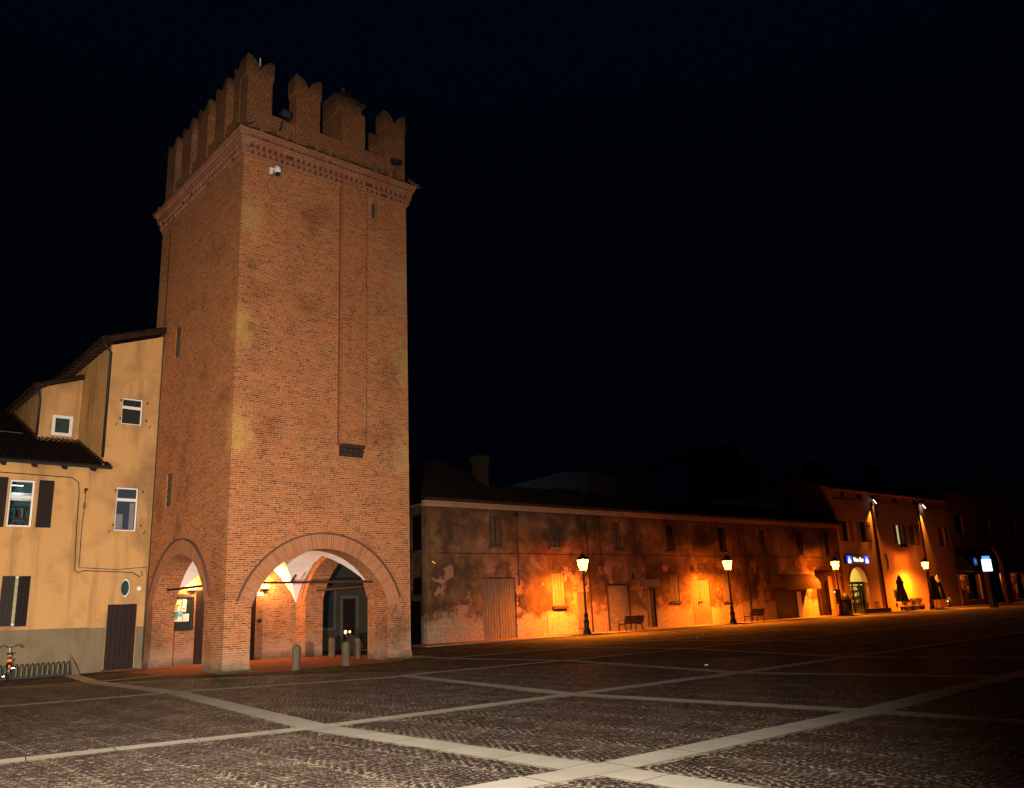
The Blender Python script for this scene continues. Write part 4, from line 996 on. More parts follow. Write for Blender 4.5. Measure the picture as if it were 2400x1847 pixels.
mb = MB(); mb.box(-.82, -.24, -.06, .06, .70, .725); mb.bar((-.78, .05, .70), (-.52, .05, .36), .012); mb.bar((-.78, -.05, .70), (-.52, -.05, .36), .012); mb.build('rear_rack', M['black_iron'], bk)
mg = MB()
for k in range(9):
    a0_, a1_ = math.pi*(.35+k*.085), math.pi*(.35+(k+1)*.085)
    for a_, b_ in ((a0_, a1_),):
        mg.add([(-.52+.365*math.cos(a_), -.03, .34+.365*math.sin(a_)), (-.52+.365*math.cos(b_), -.03, .34+.365*math.sin(b_)), (-.52+.365*math.cos(b_), .03, .34+.365*math.sin(b_)), (-.52+.365*math.cos(a_), .03, .34+.365*math.sin(a_))], [(0, 1, 2, 3)])
mg.build('mudguard', M['black_iron'], bk, recalc=False)
M['red_glow'] = emit('glowing_red_reflector', (1.0, .12, .02), 2.6)  # bicycle reflectors made to glow, standing for the returned flash light
mb = MB(); mb.box(-.845, -.82, -.055, .055, .64, .70); mb.build('rear_reflector', M['red_glow'], bk, bevel=.008)
mb = MB(); mb.box(-.415, -.395, -.03, .03, .80, .845); mb.build('reflector', emit('glowing_orange_reflector', (1.0, .22, .05), 1.4), bk)
mb = MB(); mb.box(-.90, -.885, -.03, .02, .46, .53); mb.build('reflector', M['red_glow'], bk)
for s_ in (-1, 1):
    mb = MB(); mb.bar((-.08, s_*.06, .28), (-.08+s_*.1, s_*.09, .28-.13*s_), .02); mb.cbox((-.08+s_*.1, s_*.13, .28-.13*s_), (.08, .09, .025)); mb.build('pedal', M['chrome'], bk)

# house behind the tower, seen through the portico
bh = thing('grey_rear_house', 'dim grey house with stone framed window and door seen through the portico', 'house', TOWER)
mb = MB(); wall_sheet(mb, 8.2, 15.2, 0, 8.0, along_x(12.0), .3, [rect(10.08, 10.80, 1.12, 3.03, .2), rect(11.34, 12.12, .1, 2.54, .2)], back=False); wall_sheet(mb, 12.0, 18, 0, 8, along_y(15.2, -1), .3, [], back=False, ends=False)
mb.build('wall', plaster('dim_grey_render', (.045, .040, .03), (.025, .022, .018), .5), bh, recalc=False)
def surround(parent, x0, x1, z0, z1, y, w, mat, sill=True, th=.05):
    mb = MB(); mb.box(x0-w, x0, y-th, y, z0, z1+w); mb.box(x1, x1+w, y-th, y, z0, z1+w); mb.box(x0, x1, y-th, y, z1, z1+w)
    if sill: mb.box(x0-w, x1+w, y-th-.03, y, z0-w, z0)
    return mb.build('window_surround', mat, parent)
stn = plaster('dim_stone_frame', (.085, .075, .055), (.05, .045, .035), .5)
surround(bh, 10.08, 10.80, 1.12, 3.03, 12.0, .13, stn); surround(bh, 11.34, 12.12, .1, 2.54, 12.0, .16, stn, False)
mb = MB(); mb.box(10.08, 10.80, 12.15, 12.19, 1.12, 3.03); mb.build('window', M['pane'], bh)
planks(bh, 11.34, 12.12, .1, 2.54, 12.15, 'shutter_brown', 4, name='door')
mb = MB(); mb.box(8.0, 15.4, 11.8, 18, 8.0, 8.25); mb.build('roof', M['tiles'], bh)

# ================================================================== THE LONG DECAYED BUILDING (street frame)
lb = thing('long_old_building', 'long two storey building with peeling stained plaster and old shutters behind the lamps', 'building', STREET)
LX0, LX1, LZ = .4, 44.95, 7.62
up_w = [(4.95, 5.93, 5.3, 7.05), (9.75, 10.62, 5.3, 7.05), (15.5, 16.4, 5.25, 7.05), (21.05, 21.95, 5.2, 7.0), (27.2, 28.25, 5.2, 7.0), (32.6, 33.45, 5.1, 7.0), (38.1, 38.9, 5.1, 7.0), (42.55, 43.35, 5.1, 7.0)]
low = dict(big=(4.25, 6.78, .02, 3.48), hatch=(9.72, 10.80, 1.72, 3.72), d2=(11.8, 12.8, .02, 2.5), roll=(14.6, 16.6, .02, 2.9), nar=(18.35, 19.45, .1, 2.6), v1=(21.05, 22.0, 1.72, 3.55), dr=(23.3, 25.5, .02, 3.15), v2=(27.1, 28.0, 1.6, 3.58), shp=(33.9, 37.6, .02, 2.1), ent=(40.2, 44.4, .02, 3.85))
ops = [rect(*w, .22) for w in up_w] + [rect(*w, .18) for k, w in low.items()]
mb = MB(); wall_sheet(mb, LX0, LX1, 0, LZ, along_x(0), .4, ops, back=False, ends=False)
wall_sheet(mb, 0, 12, 0, LZ, along_y(LX0), .4, [rect(.45, 1.5, 5.05, 7.0, .2), rect(.5, 1.5, 2.65, 3.55, .2), rect(.6, 1.9, .02, 2.3, .2)], back=False, ends=False)
mb.build('wall', M['decay'], lb, recalc=False)
for (a, b, c_, d__) in ((.45, 1.5, 5.05, 7.0), (.5, 1.5, 2.65, 3.55), (.6, 1.9, .02, 2.3)):
    mb = MB(); mb.box(LX0+.12, LX0+.16, a, b, c_, d__); mb.build('window' if c_ > 1 else 'door', M['shutter_brown'], lb)
mb = MB(); mb.box(LX0-.15, LX1+.1, -.16, .0, 7.42, 7.60); mb.box(LX0-.25, LX1+.1, -.28, 0, 7.605, 7.72); mb.box(LX0-.16, LX0, 0, 12, 7.42, 7.60); mb.build('eave_moulding', M['eave_band'], lb)
mb = MB(); mb.tube([(LX0-.4, -.52, 7.80), (LX1+.1, -.52, 7.80)], .075, 8); mb.build('gutter', M['rusty'], lb)
rf = MB()
RY, RZ = 5.2, 9.75
roof_tiles(rf, LX0-.35, LX1, (-.5, 7.86), (RY, RZ), lambda a, b, z: (a, b, z), per=.26, course=.5)
rf.add([(LX0-.35, RY, RZ), (LX1, RY, RZ), (LX1, 11, 7.7), (LX0-.35, 11, 7.7)], [(0, 1, 2, 3)])
# cross wing with its own ridge at the left end
rf.add([(LX0-.45, -.0, 7.95), (LX0-.45, 12, 7.95), (4.6, 12, 11.15), (4.6, 4.6, 11.15), (10.2, -.0+5.2, 9.7), (10.2, 12, 9.7)], [(0, 3, 2, 1), (3, 4, 5, 2), (0, 4, 3)])
rf.build('roof', M['tiles'], lb, recalc=False)
mb = MB(); mb.box(7.95, 8.75, 4.6, 5.3, 9.4, 11.3); mb.box(7.87, 8.83, 4.52, 5.38, 11.3, 11.7); mb.box(7.9, 8.8, 4.55, 5.35, 10.6, 10.72); mb.build('chimney', plaster('sooty_chimney', (.035, .022, .017), (.018, .012, .010), .7, 2.0), lb)
# upper windows: weathered shutters, sill
for i, (a, b, c_, d__) in enumerate(up_w):
    mid = (a+b)/2; mt = 'grey_dark' if i < 4 else 'shutter_brown'
    if i == 3: mt = 'shutter_brown'
    mb = MB(); mb.box(a, b, .17, .2, c_, d__); mb.build('window', M['pane'], lb)
    ajar = (.0, .0, .0, 0, 9, 0, 5, 4)[i]
    g_ = .10 if i < 4 else .03
    planks(lb, a+g_, mid-.03, c_+.03, d__-.02, .09, mt, 3, .035, rz=R(-ajar*2), hinge='l', jag=.02)
    planks(lb, mid+.03, b-g_, c_+.03, d__-.02, .09, mt, 3, .035, rz=R(ajar), hinge='r', jag=.02)
    mb = MB(); mb.box(a-.12, b+.12, -.1, .02, c_-.14, c_); mb.build('window_sill', M['stone'], lb)
a, b, c_, d__ = low['big']
planks(lb, a+.02, (a+b)/2-.01, c_, d__-.03, .10, 'pale_wood', 6, .05, 'door', False, jag=.04); planks(lb, (a+b)/2+.01, b-.02, c_, d__-.03, .10, 'pale_wood', 6, .05, 'door', False, jag=.04)
a, b, c_, d__ = low['hatch']
planks(lb, a+.02, b-.02, c_+.02, d__-.02, .06, 'pale_wood', 4, .04, 'shutter', False); mb = MB(); mb.box(a-.05, b+.08, -.12, .02, 1.56, 1.70); mb.build('window_sill', M['rusty'], lb)
mb = MB(); mb.box(9.2, 10.65, -.03, .0, .05, 1.36); mb.build('cement_patch', M['metal_shutter'], lb)
a, b, c_, d__ = low['d2']; planks(lb, a+.02, b-.02, c_, d__, .08, 'pale_wood', 4, .04, 'door')
a, b, c_, d__ = low['roll']; mb = MB()
for k in range(20):
    z = c_+k*(d__-c_)/20; mb.prism([(0, 0), (-.03, .03), (-.03, .11), (0, .135)], lambda u, v, z=z: (a, .1+u, z+v), lambda u, v, z=z: (b, .1+u, z+v))
mb.build('roller_shutter', M['metal_shutter'], lb)
mb = MB(); mb.box(a-.05, a, -.03, .12, c_, d__+.1); mb.box(b, b+.1, -.03, .12, c_, d__+.1); mb.box(a, b, -.03, .12, d__, d__+.1); mb.build('roller_frame', M['rusty'], lb)
a, b, c_, d__ = low['nar']; planks(lb, a+.02, (a+b)/2, c_, d__, .12, 'old_wood', 2, .04, 'door'); planks(lb, (a+b)/2+.01, b-.02, c_, d__, .12, 'door_dark', 2, .04, 'door')
mb = MB(); mb.box(18.2, 19.9, -.04, .0, 2.75, 3.25); mb.build('worn_sign_board', M['old_wood'], lb)
for k in ('v1', 'v2'):
    a, b, c_, d__ = low[k]; mid = (a+b)/2
    planks(lb, a+.02, mid-.01, c_+.02, d__-.02, .07, 'old_wood' if k == 'v1' else 'pale_wood', 3, .035); planks(lb, mid+.01, b-.02, c_+.02, d__-.02, .07, 'old_wood' if k == 'v1' else 'pale_wood', 3, .035)
    mb = MB(); mb.box(a-.12, b+.12, -.12, .02, c_-.13, c_); mb.build('window_sill', M['stone'], lb)
a, b, c_, d__ = low['dr']; mid = (a+b)/2
do_ = planks(lb, a+.02, mid-.01, c_, d__-.02, .08, 'pale_wood', 4, .05, 'door', False); planks(lb, mid+.01, b-.02, c_, d__-.02, .08, 'pale_wood', 4, .05, 'door', False)
mb = MB(); mb.bar((mid-.32, .0, 1.62), (mid+.15, .0, 1.62), .06); mb.bar((mid-.3, .0, 1.3), (mid-.3, .0, 1.62), .04); mb.build('door_bolt', M['rusty'], do_)
text_mesh('M  STPEL.', 1.0, M['rusty'], lb, (24.7, -.006, 3.62), ext=.004, name='faded_lettering', sx=.62, bold=.012)
a, b, c_, d__ = low['shp']; mb = MB(); mb.box(a, b, .1, .14, c_, d__)
for xx in (a+.9, a+2.6): mb.box(xx, xx+.06, .07, .099, c_, d__)
mb.build('shopfront_panel', M['dark_metal_shut'], lb)
mb = MB(); mb.box(b-.6, b-.05, -.1, -.04, .05, 2.08); mb.build('panel_door', M['white_frame'], lb)
# scalloped, striped awning
def striped(name, a, b, per):
    t = NT(name); sp = t.n('SeparateXYZ', {0: t.obj()}); f = t.math('GREATER_THAN', t.math('FRACT', t.math('DIVIDE', sp.outputs[0], per)), .5)
    n = t.noise(t.obj(), 3, 4); c = t.mix(f, a, b); c = t.mix(t.math('MULTIPLY', n, .4), c, (.06, .03, .02)); return t.pbr(c, .9, spec=.1)
aw = MB(); N = 8; NX = 24; V = []
for i in range(NX+1):
    xx = 33.5+5.3*i/NX
    for k in range(N+1):
        t = k/N*math.pi/2; V.append((xx, -.02-1.25*math.sin(t), 2.45+1.05*math.cos(t)))
aw.add(V, [(i*(N+1)+k, (i+1)*(N+1)+k, (i+1)*(N+1)+k+1, i*(N+1)+k+1) for i in range(NX) for k in range(N)])
for xx in (33.5, 38.8):
    P_ = [(xx, -.02-1.25*math.sin(k/N*math.pi/2), 2.45+1.05*math.cos(k/N*math.pi/2)) for k in range(N+1)] + [(xx, -.02, 2.45)]; aw.add(P_, [tuple(range(len(P_)))])
for i in range(NX):
    xx = 33.5+5.3*i/NX; w = 5.3/NX
    P_ = [(xx, -1.275, 2.45), (xx+w, -1.275, 2.45)] + [(xx+w-w*k/6, -1.275, 2.28-.07*math.sin(math.pi*k/6)) for k in range(7)]; aw.add(P_, [tuple(range(len(P_)))])
awo = aw.build('awning', striped('striped_awning_cloth', (.07, .022, .015), (.13, .06, .035), .442), lb, recalc=False)
# recessed entry on the right
a, b, c_, d__ = low['ent']; mb = MB()
mb.add([(a, .18, 0), (a, 3, 0), (a, 3, d__), (a, .18, d__), (b, .18, 0), (b, 3, 0), (b, 3, d__), (b, .18, d__)], [(0, 1, 2, 3), (4, 5, 6, 7), (1, 5, 6, 2), (3, 2, 6, 7)]); mb.build('entry_recess', M['far2'], lb, recalc=False)
mb = MB(); mb.box(a+.2, a+1.3, .5, .55, .0, 2.9); mb.box(a+1.6, a+2.2, .5, .55, 0, 2.6); mb.build('entry_door', M['door_dark'], lb)
mb = MB(); mb.box(a+2.6, a+2.9, .1, .3, .0, 3.3); mb.box(b-.35, b-.0, .05, .3, .0, 3.8); mb.build('entry_pillar', M['far'], lb)
mb = MB(); mb.lathe([(.05, 0), (.05, .08)], (a+2.9, -.02, 1.9), 10); mb.build('entry_lamp', emit('small_lit_bulb', (1.0, .8, .6), 4.0), lb)
# pipes and cables on the long front
mb = MB(); mb.tube([(7.05, -.05, 7.4), (7.05, -.05, 3.0)], .03, 6); mb.cbox((7.02, -.08, 7.2), (.22, .14, .2)); mb.build('wall_pipe', M['rusty'], lb)
mb = MB(); mb.tube([(12.95, -.08, 7.6), (12.95, -.08, 5.6), (13.0, -.08, .1)], .055, 8); mb.build('downpipe', M['rusty'], lb)
mb = MB(); mb.tube([(14.2, -.04, 7.4), (14.2, -.04, 3.4)], .025, 6); mb.cbox((14.2, -.07, 7.28), (.3, .12, .14)); mb.build('wall_pipe', M['rusty'], lb)
mb = MB(); mb.tube([(30.4, -.07, 7.6), (30.35, -.07, .1)], .055, 8); mb.build('downpipe', M['rusty'], lb)
for xx in (17.6, 26.4): 
    mb = MB(); mb.tube([(xx, -.03, 7.4), (xx+.1, -.03, 3.6)], .018, 6); mb.build('wall_pipe', M['rusty'], lb)
mb = MB()
pts = []; k = 1.2
while k <= 44: pts.append((k, -.06, 4.88-.04*math.sin((k % 7)/7*math.pi))); k += .7
mb.tube(pts, .022, 5); mb.tube([(.9, -.05, 7.2), (1.8, -.05, 7.5), (4, -.05, 7.4), (12, -.05, 7.38), (20, -.05, 7.36), (44, -.05, 7.3)], .02, 5); mb.build('wall_cable', M['cable'], lb)
mb = MB(); mb.box(7.05, 7.45, -.02, .0, 1.95, 2.45); mb.build('wall_plaque', M['stone'], lb)
mb = MB(); mb.box(6.78, 6.92, -.02, 0, 3.45, 3.62); mb.build('house_number', M['kerb'], lb)
mb = MB(); mb.box(12.78, 12.92, -.02, 0, 2.85, 2.98); mb.build('house_number', M['kerb'], lb)
mb = MB(); mb.lathe([(.03, 0), (.03, .02)], (.83, -.03, 4.35), 8); mb.lathe([(.025, 0), (.025, .02)], (.95, -.03, 4.28), 8); mb.build('indicator_light', emit('tiny_yellow_led', (1, .75, .1), 3.0), lb)
mb = MB(); mb.cbox((17.2, -.07, 3.45), (.14, .1, .45)); mb.build('meter_box', M['pipe'], lb)

# ================================================================== THE FAR BAR BUILDING
fb = thing('far_bar_building', 'tall ochre building with an arched lit bar door beyond the long old building', 'building', STREET)
FX0, FX1, FZ = 45.0, 68.6, 11.15
fw = [(45.9, 47.1, 6.35, 8.2), (49.2, 50.5, 6.35, 8.2), (56.3, 57.6, 6.25, 8.15), (59.6, 60.3, 6.25, 8.15), (66.1, 67.2, 6.2, 8.15)]
fa = [(46.4, 47.3, 10.4, 10.85), (49.4, 50.5, 10.4, 10.85), (56.6, 57.6, 10.35, 10.8), (61, 62, 10.35, 10.8)]
ops = [rect(*w, .2) for w in fw + fa] + [arch(44.98+.9, 49.2, 0, 2.7, 1.35, .5), oval(53.0, 9.2, .75, 1.5, .12), oval(53.3, 4.55, .95, 1.75, .12)]
mb = MB(); wall_sheet(mb, FX0, FX1, 0, FZ, along_x(.0), .5, ops, back=False, ends=False)
gz = lambda y: 11.0 + 1.9*y/3.7 if y < 3.7 else (12.9 - 1.5*(y-3.7)/4.0 if y < 7.7 else 11.4)
wall_sheet(mb, 0, 14, 0, gz, along_y(FX0), .4, [rect(4.5, 4.95, 9.95, 10.85, .1)], back=False, ends=False, step=.925)
wall_sheet(mb, 0, 14, 0, gz, along_y(FX1, -1), .4, [], back=False, ends=False, step=.925)
mb.build('wall', M['far'], fb, recalc=False)
rf = MB(); rf.add([(FX0-.25, -.5, 11.1), (FX1+.3, -.5, 11.1), (FX1+.3, 3.7, 13.1), (FX0-.25, 3.7, 13.1), (FX0-.25, 7.7, 11.55), (FX1+.3, 7.7, 11.55), (FX0-.25, 14.3, 11.55), (FX1+.3, 14.3, 11.55)], [(0, 1, 2, 3), (3, 2, 5, 4), (4, 5, 7, 6)])
rf.bar((FX0-.2, -.5, 11.05), (FX0-.2, 3.7, 13.05), .1, .16); rf.bar((FX0-.2, 3.7, 13.05), (FX0-.2, 7.7, 11.5), .1, .16)
rf.build('roof', M['tiles_l'], fb, recalc=False)
mb = MB(); mb.box(FX0, FX1, -.2, 0, 10.95, 11.1); mb.box(FX0, FX1, -.06, -.0, 10.05, 10.15); mb.build('eave_moulding', M['far'], fb)
for (x, w, z1) in ((50.4, 2.6, 14.7), (62.3, 2.1, 14.9)):
    mb = MB(); mb.box(x, x+w, 4.6, 5.6, 12.2, z1); mb.box(x-.08, x+w+.08, 4.52, 5.68, z1, z1+.15); mb.build('chimney', M['red_far'], fb)
for i, (a, b, c_, d__) in enumerate(fw):
    mb = MB(); mb.box(a, b, .16, .19, c_, d__)
    mb.build('window', M['pane'], fb)
    if i == 2:
        mb = MB(); mb.box(a+.1, a+.75, .12, .15, c_+.02, d__-.05); mb.build('lit_window', emit('lamplit_curtain', (.85, .72, .30), .55), fb)
        mb = MB(); mb.box(a+.4, b+.1, -.25, -.02, c_-.28, c_+.02); mb.build('flower_box', M['dark_cloth'], fb)
    for (p0, p1) in ((a-.62, a-.03), (b+.03, b+.62)):
        planks(fb, p0, p1, c_-.02, d__+.02, -.01, 'pale_wood', 2, .05)
for (a, b, c_, d__) in fa: mb = MB(); mb.box(a, b, .1, .13, c_, d__); mb.build('attic_window', M['pane'], fb)
for (cx_, cz_, w, h) in ((53.0, 9.2, .75, 1.5), (53.3, 4.55, .95, 1.75)):
    mb = MB(); mb.add([(cx_+w/2*math.cos(k*math.pi/12), .11, cz_+h/2*math.sin(k*math.pi/12)) for k in range(24)], [tuple(range(24))]); mb.build('oval_niche', M['dark_metal_shut'], fb, recalc=False)
mb = MB(); mb.box(FX0+.1, FX0+.14, 4.5, 4.95, 9.95, 10.85); mb.build('gable_window', M['pane_blue'], fb)
for x in (51.9, 61.6):
    mb = MB(); mb.tube([(x+1.0, -.45, 11.0), (x+.9, -.4, 10.75), (x+.2, -.14, 10.5), (x, -.12, 10.2), (x, -.12, .1)], .11, 8); mb.build('downpipe', M['rusty'], fb)
for (a, b, c_, d__) in ((52.7, 53.15, 1.2, 1.95), (52.75, 53.15, .35, .72)):
    mb = MB(); mb.box(a+1.2, b+1.2, -.03, .0, c_, d__); mb.build('utility_box', M['pipe'], fb)
# arch reveal ring
rg = MB(); tw_save = tw
tw = fb; ring(45.88, 49.2, 2.7, 1.35, along_x(0), .35, .05, M['far2'], 'arch_ring', 30); tw = tw_save
# bar interior
mb = MB(); X0, X1, Y0, Y1, Z1 = 45.4, 49.8, .5, 5.0, 4.2
mb.add([(X0, Y0, .02), (X0, Y1, .02), (X0, Y1, Z1), (X0, Y0, Z1), (X1, Y0, .02), (X1, Y1, .02), (X1, Y1, Z1), (X1, Y0, Z1)], [(0, 1, 2, 3), (4, 5, 6, 7), (1, 5, 6, 2), (3, 2, 6, 7), (0, 1, 5, 4)])
mb.build('bar_room', simple('yellow_bar_paint', (.42, .34, .10), .8), fb, recalc=False)
mb = MB()
for zz in (.9, 1.45, 2.0, 2.4): mb.box(49.3, 49.75, .8, 2.2, zz, zz+.05)
for yy in (.78, 2.2): mb.box(49.3, 49.75, yy, yy+.04, .02, 2.45)
mb.build('bar_shelf', M['bench_wood'], fb)
for col_, nm_ in (((.5, .08, .04), 'red_goods'), ((.08, .3, .08), 'green_goods'), ((.6, .55, .4), 'pale_goods')):
    mb = MB()
    for k in range(16):
        yy = .85+random.random()*1.25; zz = random.choice((.95, 1.5, 2.05)); mb.box(49.35, 49.5, yy, yy+.09, zz, zz+random.uniform(.15, .34))
    mb.build('bar_goods', simple(nm_, col_, .5), fb)['kind'] = 'stuff'
mb = MB(); mb.box(49.1, 49.75, 2.45, 3.7, .02, 2.3); mb.build('bar_cupboard', simple('bar_wood', (.26, .15, .06), .6), fb)
mb = MB(); mb.box(47.6, 48.5, 1.6, 2.6, .02, 1.1); mb.box(47.55, 48.55, 1.55, 2.65, 1.1, 1.16); mb.build('bar_counter', M['bench_wood'], fb)
mb = MB(); mb.box(45.9, 49.18, .42, .5, 2.55, 2.78); mb.box(47.05, 47.2, .42, .5, .02, 2.55); mb.box(48.25, 48.45, .42, .5, .02, 2.55); mb.box(45.9, 46.05, .42, .5, .02, 2.55); mb.box(49.05, 49.18, .42, .5, .02, 2.55); mb.build('bar_door_frame', M['black_iron'], fb)
lamp('bar_light', 'POINT', (47.6, 2.6, 3.6), 420, (1.0, .82, .32), parent=fb, shadow_soft_size=.3)

# illuminated bar sign
sg = thing('bar_sign', 'illuminated sign with blue ends and white script lettering above the bar door', 'sign', STREET, (45.35, -.3, 4.32))
mb = MB(); mb.box(0, 4.15, 0, .25, 0, .75); mb.build('sign_case', M['black_iron'], sg)
blue = emit('lit_blue_panel', (.02, .07, 1.0), 1.6); white = emit('lit_white_lettering', (1.0, .96, .85), 2.0); wv = emit('lit_white_figure', (.75, .80, 1.0), 2.2)
for x in (.06, 3.2):
    mb = MB(); mb.box(x, x+.88, -.012, -.002, .04, .71); po = mb.build('blue_panel', blue, sg)
    mb = MB(); mb.prism([(.2, .1), (.45, .04), (.68, .1), (.72, .28), (.6, .42), (.5, .5), (.42, .66), (.36, .5), (.26, .4), (.18, .25)], lambda u, v: (x+u, -.02, v), lambda u, v: (x+u, -.013, v)); mb.build('white_figure', wv, po)
text_mesh('Vino-Sao', .56, white, sg, (2.07, -.01, .2), ext=.004, shear=.25, bold=.01, sx=.9)

# spot fixtures on the downpipes
def pipe_spot(lab, x):
    f_ = thing('facade_spotlight', lab, 'spotlight', STREET, (x, -.35, 10.2), 0, 'white spotlights on the downpipes')
    mb = MB(); mb.T = Matrix.Rotation(R(55), 4, 'X') @ Matrix.Rotation(R(25), 4, 'Y'); mb.lathe([(.06, .35), (.1, .2), (.26, -.0), (.27, -.04)][::-1], (0, 0, 0), 14); mb.build('housing', M['steel'], f_)
    mb = MB(); mb.T = Matrix.Rotation(R(55), 4, 'X') @ Matrix.Rotation(R(25), 4, 'Y'); mb.lathe([(.0, -.06), (.25, -.05), (.25, -.045)], (0, 0, 0), 14); mb.build('lens', emit('lit_cold_lens', (.95, .85, 1.0), 5.0), f_)
    mb = MB(); mb.bar((0, .3, -.1), (0, .05, .05), .06); mb.build('bracket', M['black_iron'], f_)
    lamp('spot_glow', 'SPOT', (-.25, -.02, -.15), 2600, (1.0, .36, .04), parent=f_, shadow_soft_size=.03, spot_size=R(62), spot_blend=.6).rotation_euler = (R(-4), R(12), 0)
    return f_
pipe_spot('lit white spotlight on the left downpipe of the bar building', 52.2)
pipe_spot('lit white spotlight on the right downpipe of the bar building', 62.7)

# ================================================================== ARCADE BUILDING AT THE FAR RIGHT
ab = thing('arcade_building', 'dark arcaded building with shop windows at the far right edge', 'building', STREET)
ops = [rect(69.2, 74.6, .6, 3.3, .3), arch(77.2, 81.6, 0, 4.4, 1.9, .4), rect(83.5, 88.5, .4, 3.4, .3), arch(91, 95.4, 0, 4.4, 1.9, .4), rect(78, 80, 7.6, 9.6, .2), rect(86, 88, 7.6, 9.6, .2), rect(70.5, 72.4, 7.6, 9.6, .2)]
mb = MB(); wall_sheet(mb, 68.7, 110, 0, 12.2, along_x(-.0), .5, ops, back=False); mb.build('wall', M['far2'], ab, recalc=False)
rf = MB(); rf.add([(68.6, -.6, 12.2), (110, -.6, 12.4), (110, 6, 14.4), (68.6, 6, 14.0)], [(0, 1, 2, 3)]); rf.build('roof', M['tiles'], ab, recalc=False)
def shop_mat():
    t = NT('shop_interior'); o = t.obj(); n = t.noise(o, 1.7, 5, .7); n2 = t.noise(t.scale(o, 2.5, 1, 1), 1.6, 4)
    c = t.mix(t.ramp(n, [(.48, 0), (.62, 1)]), (.02, .010, .008), (.30, .10, .04)); return t.pbr(c, .6)
SHP = shop_mat()
for (a, b, c_, d__) in ((69.2, 74.6, .6, 3.3), (83.5, 88.5, .4, 3.4)):
    mb = MB(); mb.box(a, b, 1.2, 1.25, c_, d__); mb.add([(a, .3, c_), (b, .3, c_), (b, 1.2, c_), (a, 1.2, c_)], [(0, 1, 2, 3)])
    for k in range(9):
        x = a+.3+k*(b-a-.6)/9; mb.box(x, x+random.uniform(.15, .35), .8, 1.0, c_, c_+random.uniform(.6, 1.7))
    mb.build('shop_display', SHP, ab); mb = MB(); mb.box(a, a+.1, .22, .3, c_, d__); mb.box(b-.1, b, .22, .3, c_, d__); mb.box((a+b)/2-.05, (a+b)/2+.05, .22, .3, c_, d__); mb.box(a+.1, b-.1, .22, .3, d__-.1, d__); wf = mb.build('shop_window', M['rusty'], ab)
    mb = MB(); mb.box(a+.1, b-.1, .25, .26, c_, d__-.1); mb.build('pane', M['pane_clear'], wf)
    lamp('shop_light', 'POINT', ((a+b)/2, .7, d__-.3), 420, (1.0, .27, .06), parent=ab, shadow_soft_size=.2)
for (a, b) in ((77.2, 81.6), (91, 95.4)):
    mb = MB(); mb.box(a, b, 1.4, 1.5, 0, 6.4); mb.build('arch_screen', SHP, ab)
for (a, b) in ((78, 80), (86, 88), (70.5, 72.4)): mb = MB(); mb.box(a, b, .15, .2, 7.6, 9.6); mb.build('window', M['pane'], ab)
mb = MB(); mb.prism([(0, 3.55), (-1.6, 3.55), (-1.6, 3.9), (-.1, 6.0), (0, 6.0)], lambda u, v: (67.9+1, u, v), lambda u, v: (75.6, u, v)); ao = mb.build('awning', simple('dark_blue_awning', (.008, .012, .022), .8), ab)
mb = MB(); mb.box(68.95, 75.55, -1.52, -1.49, 3.40, 3.54); mb.build('awning_valance', simple('orange_valance', (.40, .15, .06), .8), ao)
ls = thing('round_logo_sign', 'small oval blue sign with a pale emblem on the dark awning', 'sign', STREET, (69.4, -1.75, 4.5))
mb = MB(); mb.prism([(.42*math.cos(k*math.pi/12), .42*math.sin(k*math.pi/12)) for k in range(24)], lambda u, v: (u, 0, v), lambda u, v: (u, -.05, v)); mb.build('disc', emit('lit_blue_disc', (.04, .13, .45), .5), ls)
text_mesh('M', .5, emit('pale_blue_glyph', (.3, .5, .8), .6), ls, (0, -.055, -.17))
mb = MB(); mb.bar((0, .02, .3), (0, .9, .6), .04); mb.build('bracket', M['black_iron'], ls)
op = MB(); op.box(68.72, 69.1, -.1, -.0, 0, 3.3); op.build('door_pillar', M['far'], ab)

# totem sign
tt = thing('totem_sign', 'dark totem with a glowing white panel and light blue cap', 'sign', STREET, (56.4, -7.7, 0))
mb = MB(); mb.box(-.5, .5, -.2, .2, 0, 3.15); mb.build('post', M['black_iron'], tt, bevel=.02)
mb = MB(); mb.box(-.52, .52, -.22, .22, 3.2, 4.25); mb.build('light_box', emit('lit_white_panel', (.82, .93, 1.0), 2.4), tt, bevel=.02)
mb = MB(); mb.box(-.38, .38, -.2, .2, 4.28, 4.52); mb.build('blue_cap', emit('lit_lightblue_cap', (.10, .38, .9), 1.3), tt, bevel=.02)

# ================================================================== STREET LAMPS
sl = thing('street_lamp', 'lit black lantern street lamp nearest the camera, in front of the hatch and roller shutter', 'street lamp', STREET, (10.31, -2.2, .035), 0, 'lit lantern street lamps along the kerb')
mb = MB(); mb.lathe([(.24, 0), (.24, .10), (.20, .14), (.21, .24), (.15, .30), (.155, .62), (.19, .66), (.12, .76), (.11, .92), (.14, 1.0), (.10, 1.08), (.065, 1.15), (.06, 2.3), (.05, 3.12), (.08, 3.16), (.05, 3.2), (.05, 3.28)], n=14)
mb.build('post', M['black_iron'], sl, smooth=False)
mb = MB(); mb.lathe([(.05, 3.28), (.13, 3.33), (.06, 3.37), (.17, 3.44)], n=12)
for k in range(4):
    a = math.pi/4 + k*math.pi/2; mb.bar((.17*math.cos(a), .17*math.sin(a), 3.44), (.335*math.cos(a), .335*math.sin(a), 4.05), .018)
mb.build('lantern_frame', M['lampmetal'] if 'lampmetal' in M else simple('gilt_lantern_metal', (.35, .22, .06), .4, .6), sl)
mb = MB(); q = []
